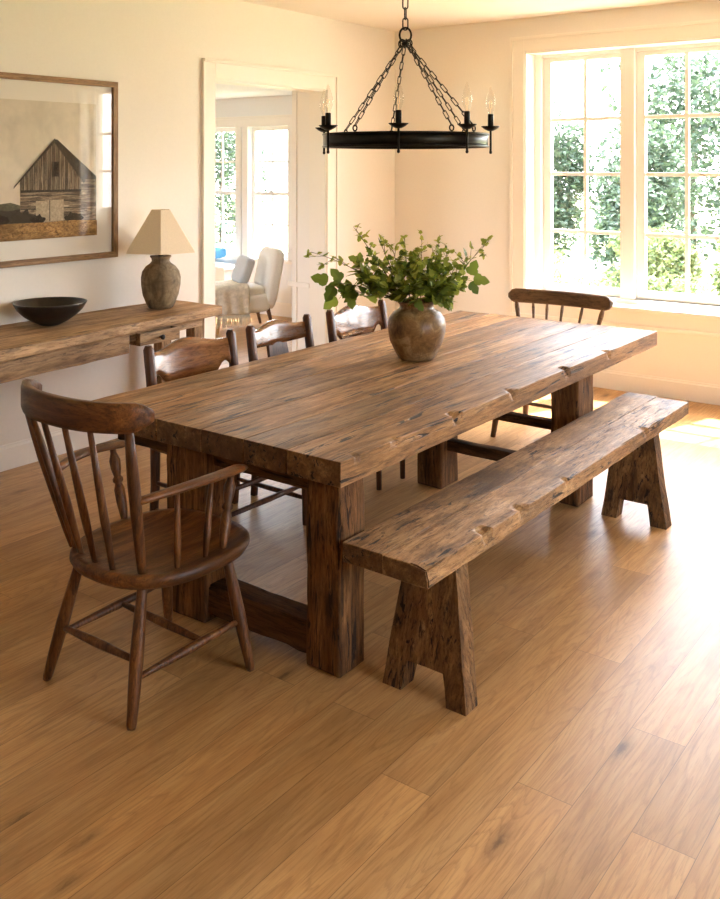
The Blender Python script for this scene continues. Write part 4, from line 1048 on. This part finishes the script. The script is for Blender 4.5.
# ------------------------------------------------------------------ chandelier
HX, HY, RZ, RR = -2.703, 4.032, 1.860, 0.424
ch = thing('chandelier', 'black iron ring chandelier with candle bulbs hanging on chains above the table', 'chandelier', (HX, HY, RZ))
def ang_dir(a):   # a measured from the near side, positive to the right
    a = math.radians(a); return -B_ * math.cos(a) + R_ * math.sin(a)
bm = NB()
n = 72; bh = 0.07; prof = [(RR, 0.0), (RR, bh), (RR - 0.010, bh), (RR - 0.010, 0.0)]
rings = [[bm.verts.new((r * math.cos(2 * PI * k / n), r * math.sin(2 * PI * k / n), z)) for k in range(n)] for r, z in prof]
for i in range(4):
    A, B = rings[i], rings[(i + 1) % 4]
    for k in range(n): f = bm.faces.new((A[k], A[(k + 1) % n], B[(k + 1) % n], B[k])); f.smooth = i in (0, 2)
obj('ring_band', bm, MAT['ironband'], ch)
bm = NB()
for zz in (0.004, bh - 0.004):
    pts = [(RR * 1.002 * math.cos(2 * PI * k / n), RR * 1.002 * math.sin(2 * PI * k / n), zz) for k in range(n)]; tube(bm, pts, 0.005, 6, closed=True)
obj('ring_edge', bm, MAT['ironband'], ch)
HUB = 0.535
def link(bm, c, d, L, W, wire, roll):
    d = d.normalized(); s = d.orthogonal().normalized(); s = Matrix.Rotation(roll, 3, d) @ s
    pts = []
    for k in range(14):
        a = 2 * PI * k / 14; ca, sa = math.cos(a), math.sin(a)
        pts.append(c + d * (ca * W / 2 + math.copysign((L - W) / 2, ca) if abs(ca) > 0.12 else ca * W / 2) + s * (sa * W / 2))
    tube(bm, pts, wire, 5, closed=True)
def chain(bm, p0, p1, L, W, wire):
    d = p1 - p0; n = max(2, round(d.length / (L - 2.2 * wire))); 
    for i in range(n): link(bm, p0.lerp(p1, (i + 0.5) / n), d, d.length / n + 2.2 * wire, W, wire, (i % 2) * PI / 2 + 0.5)
for a in (-132, -38, -172, 29, 50, 128):
    e = ang_dir(a) * (RR - 0.005); bm = NB()
    top = Vector((0, 0, HUB)) + ang_dir(a) * 0.03 - U_ * 0.015
    tube(bm, [e + U_ * (bh + 0.018) + ang_dir(a + 90) * 0.012 * math.cos(q) + U_ * 0.014 * math.sin(q) for q in lin(0, 2 * PI, 13)[:-1]], 0.004, 6, closed=True)
    chain(bm, top, e + U_ * (bh + 0.030), 0.052, 0.016, 0.0026); obj('chain', bm, MAT['iron'], ch)
bm = NB()
for a in range(0, 360, 60):
    d = ang_dir(a + 10); tube(bm, [Vector((0, 0, HUB + 0.005)) + d * (0.02 + 0.016 * math.cos(q)) + U_ * (-0.004 + 0.020 * math.sin(q)) for q in lin(0, 2 * PI, 13)[:-1]], 0.004, 6, closed=True)
lathe(bm, [(0, HUB - 0.014), (0.016, HUB - 0.010), (0.022, HUB), (0.016, HUB + 0.010), (0, HUB + 0.014)], 16)
tube(bm, [Vector((0, 0, HUB + 0.045)) + R_ * 0.030 * math.cos(q) + U_ * 0.038 * math.sin(q) for q in lin(0, 2 * PI, 21)[:-1]], 0.0055, 8, closed=True)
obj('hub', bm, MAT['iron'], ch)
bm = NB(); chain(bm, Vector((0, 0, 3.0 - RZ - 0.045)), Vector((0, 0, HUB + 0.075)), 0.062, 0.028, 0.0038); obj('hanging_chain', bm, MAT['iron'], ch)
bm = NB(); lathe(bm, [(0, 3.0 - RZ), (0.065, 3.0 - RZ), (0.065, 3.0 - RZ - 0.012), (0.03, 3.0 - RZ - 0.03), (0.008, 3.0 - RZ - 0.036), (0.008, 3.0 - RZ - 0.055), (0, 3.0 - RZ - 0.055)], 28); obj('ceiling_canopy', bm, MAT['iron'], ch)
for a in (-7, 40, 80, -64, -104):
    d = ang_dir(a); c = d * (RR + 0.012)
    bm = NB(); tube(bm, [c + U_ * -0.02, c + U_ * 0.085], 0.006, 8); lathe(bm, [(0, -0.035), (0.006, -0.032), (0.008, -0.025), (0.006, -0.018), (0, -0.016)], 10, c)
    arm = obj('candle_arm', bm, MAT['iron'], ch)
    bm = NB(); lathe(bm, [(0, 0.082), (0.014, 0.083), (0.032, 0.092), (0.047, 0.104), (0.048, 0.107), (0.044, 0.107), (0.03, 0.098), (0, 0.094)], 24, c); obj('drip_pan', bm, MAT['iron'], arm)
    bm = NB(); lathe(bm, [(0, 0.094), (0.0145, 0.094), (0.0145, 0.166), (0.011, 0.169), (0, 0.169)], 16, c); obj('candle_sleeve', bm, MAT['iron'], arm)
    bm = NB(); lathe(bm, [(0.009, 0.168), (0.012, 0.180), (0.021, 0.202), (0.0245, 0.222), (0.022, 0.246), (0.015, 0.272), (0.007, 0.296), (0.0025, 0.308), (0.0, 0.310)], 20, c); bu = obj('bulb', bm, MAT['bulb'], arm)
    bm = NB(); tube(bm, [c + U_ * 0.169, c + U_ * 0.195, c + U_ * 0.20 + R_ * 0.006, c + U_ * 0.235 + R_ * 0.004, c + U_ * 0.235 - R_ * 0.004, c + U_ * 0.20 - R_ * 0.006, c + U_ * 0.194], 0.0008, 5); obj('filament', bm, MAT['filament'], arm)

# ------------------------------------------------------------------ sitting room furniture
bm = NB(); bb(bm, -9.6, -7.85, 7.90, SWY - 0.02, 0, 0.53, 0.006); bb(bm, -9.62, -7.83, 7.87, SWY - 0.02, 0.53, 0.575, 0.008); bb(bm, -9.0, -8.2, 7.885, 7.90, 0.08, 0.45, 0.004)
o = obj('window_seat', bm, MAT['white']); tag(o, 'low white window seat under the sitting-room windows', 'window seat')
def soft(bm, c, s, rot=None, sub=3, pw=0.5):
    r = bmesh.ops.create_cube(bm, size=2.0); vs = r['verts']
    es = list({e for v in vs for e in v.link_edges}); r2 = bmesh.ops.subdivide_edges(bm, edges=es, cuts=7, use_grid_fill=True)
    vs = list({v for v in bm.verts if v.is_valid and v.tag is False})
    for v in vs:
        p = v.co.copy(); q = p.normalized() * (1.0) ; k = max(abs(x) for x in p)
        sup = Vector([math.copysign(abs(x) ** 1.0, x) for x in p]); l4 = (sum(abs(x) ** 5 for x in sup)) ** 0.2
        v.co = Vector((p.x / l4 * s[0] / 2, p.y / l4 * s[1] / 2, p.z / l4 * s[2] / 2))
        if rot is not None: v.co = rot @ v.co
        v.co += Vector(c); v.tag = True
    for f in bm.faces: f.smooth = True
bm = NB(); soft(bm, (0, 0, 0.035), (0.42, 0.30, 0.07)); o = obj('folded_blanket', bm, MAT['navy'], None, (-8.42, 8.02, 0.576)); tag(o, 'dark blue folded blanket lying on the window seat', 'blanket')
bm = NB(); soft(bm, (0, 0, 0.06), (0.46, 0.26, 0.12), Matrix.Rotation(0.12, 3, 'X'))
for v in bm.verts: v.co.z = max(0, v.co.z + 0.02 * noise.noise(v.co * 14))
o = obj('cushion', bm, MAT['blue'], None, (-8.27, 8.04, 0.646)); tag(o, 'crumpled light blue cushion on the folded dark blue blanket', 'cushion')

AC = (-7.12, 7.38); arz = math.radians(150)   # armchair, local front = +Y
arm = thing('upholstered_armchair', 'cream upholstered armchair in the sitting room seen through the doorway', 'armchair', (AC[0], AC[1], 0), arz)
bm = NB(); soft(bm, (0, 0.02, 0.30), (0.60, 0.66, 0.22)); obj('seat_base', bm, MAT['upholstery'], arm)
bm = NB(); soft(bm, (0, 0.05, 0.42), (0.54, 0.58, 0.12)); obj('seat_cushion', bm, MAT['upholstery'], arm)
bm = NB(); soft(bm, (0, -0.33, 0.54), (0.58, 0.15, 0.66), Matrix.Rotation(0.20, 3, 'X')); obj('backrest', bm, MAT['upholstery'], arm)
for s in (-1, 1):
    bm = NB(); turned(bm, (s * 0.25, 0.30, 0), (s * 0.24, 0.27, 0.24), [(0, 0.016), (1, 0.026)], 12); obj('leg', bm, MAT['palewood'], arm)
    bm = NB(); turned(bm, (s * 0.23, -0.32, 0), (s * 0.22, -0.26, 0.24), [(0, 0.015), (1, 0.024)], 12); obj('leg', bm, MAT['darkleg'], arm)
bm = NB(); soft(bm, (0, 0, 0.16), (0.38, 0.12, 0.30), Matrix.Rotation(0.36, 3, 'X')); cu = obj('cushion', bm, MAT['greycush'], None, (AC[0] + 0.03, AC[1] + 0.04, 0.475)); cu.rotation_euler = (0, 0, arz); tag(cu, 'grey linen cushion leaning on the armchair back', 'cushion')
# wool throw folded over the seat front
thr = thing('wool_throw', 'oatmeal fringed wool throw draped over the seat of the cream armchair', 'throw', (AC[0], AC[1], 0), arz)
bm = NB(); grid = []
def fold(q, edge):   # arc length -> (how far out, how far down) round the seat edge
    r = 0.05
    if q < edge: return q, 0.0
    a = (q - edge) / r
    if a < PI / 2: return edge + r * math.sin(a), r * (1 - math.cos(a))
    return edge + r, r + (q - edge - r * PI / 2)
for i in range(31):
    row = []
    for j in range(31):
        yq, xq = -0.03 + 0.60 * i / 30, -0.14 + 0.72 * j / 30
        y, d1 = fold(yq, 0.30); x, d2 = fold(xq, 0.262)
        d = max(d1, d2); rip = 0.012 * math.sin(yq * 48 + xq * 6) * min(1, d2 * 5) + 0.010 * math.sin(xq * 44) * min(1, d1 * 5)
        row.append(bm.verts.new((-(x + (rip if d2 > d1 else 0)), y + (rip if d1 >= d2 else 0), 0.496 - d + 0.003 * math.sin(xq * 38 + yq * 21))))
    grid.append(row)
for i in range(30):
    for j in range(30): bm.faces.new((grid[i][j], grid[i + 1][j], grid[i + 1][j + 1], grid[i][j + 1])).smooth = True
th_ = obj('cloth', bm, MAT['throw'], thr); md = th_.modifiers.new('thickness', 'SOLIDIFY'); md.thickness = 0.014; md.offset = 1
bm = NB()
for j in range(44):
    y = -0.03 + 0.37 * j / 43
    for q in range(2):
        x0 = -0.318 - 0.008 * q
        tube(bm, [(x0, y, 0.20), (x0 + random.uniform(-.01, .01), y + random.uniform(-.01, .01), 0.15), (x0 + random.uniform(-.012, .012), y + random.uniform(-.01, .01), 0.09 + random.uniform(-.02, .02))], [0.004, 0.004, 0.002], 4)
obj('fringe', bm, MAT['fringe'], thr)
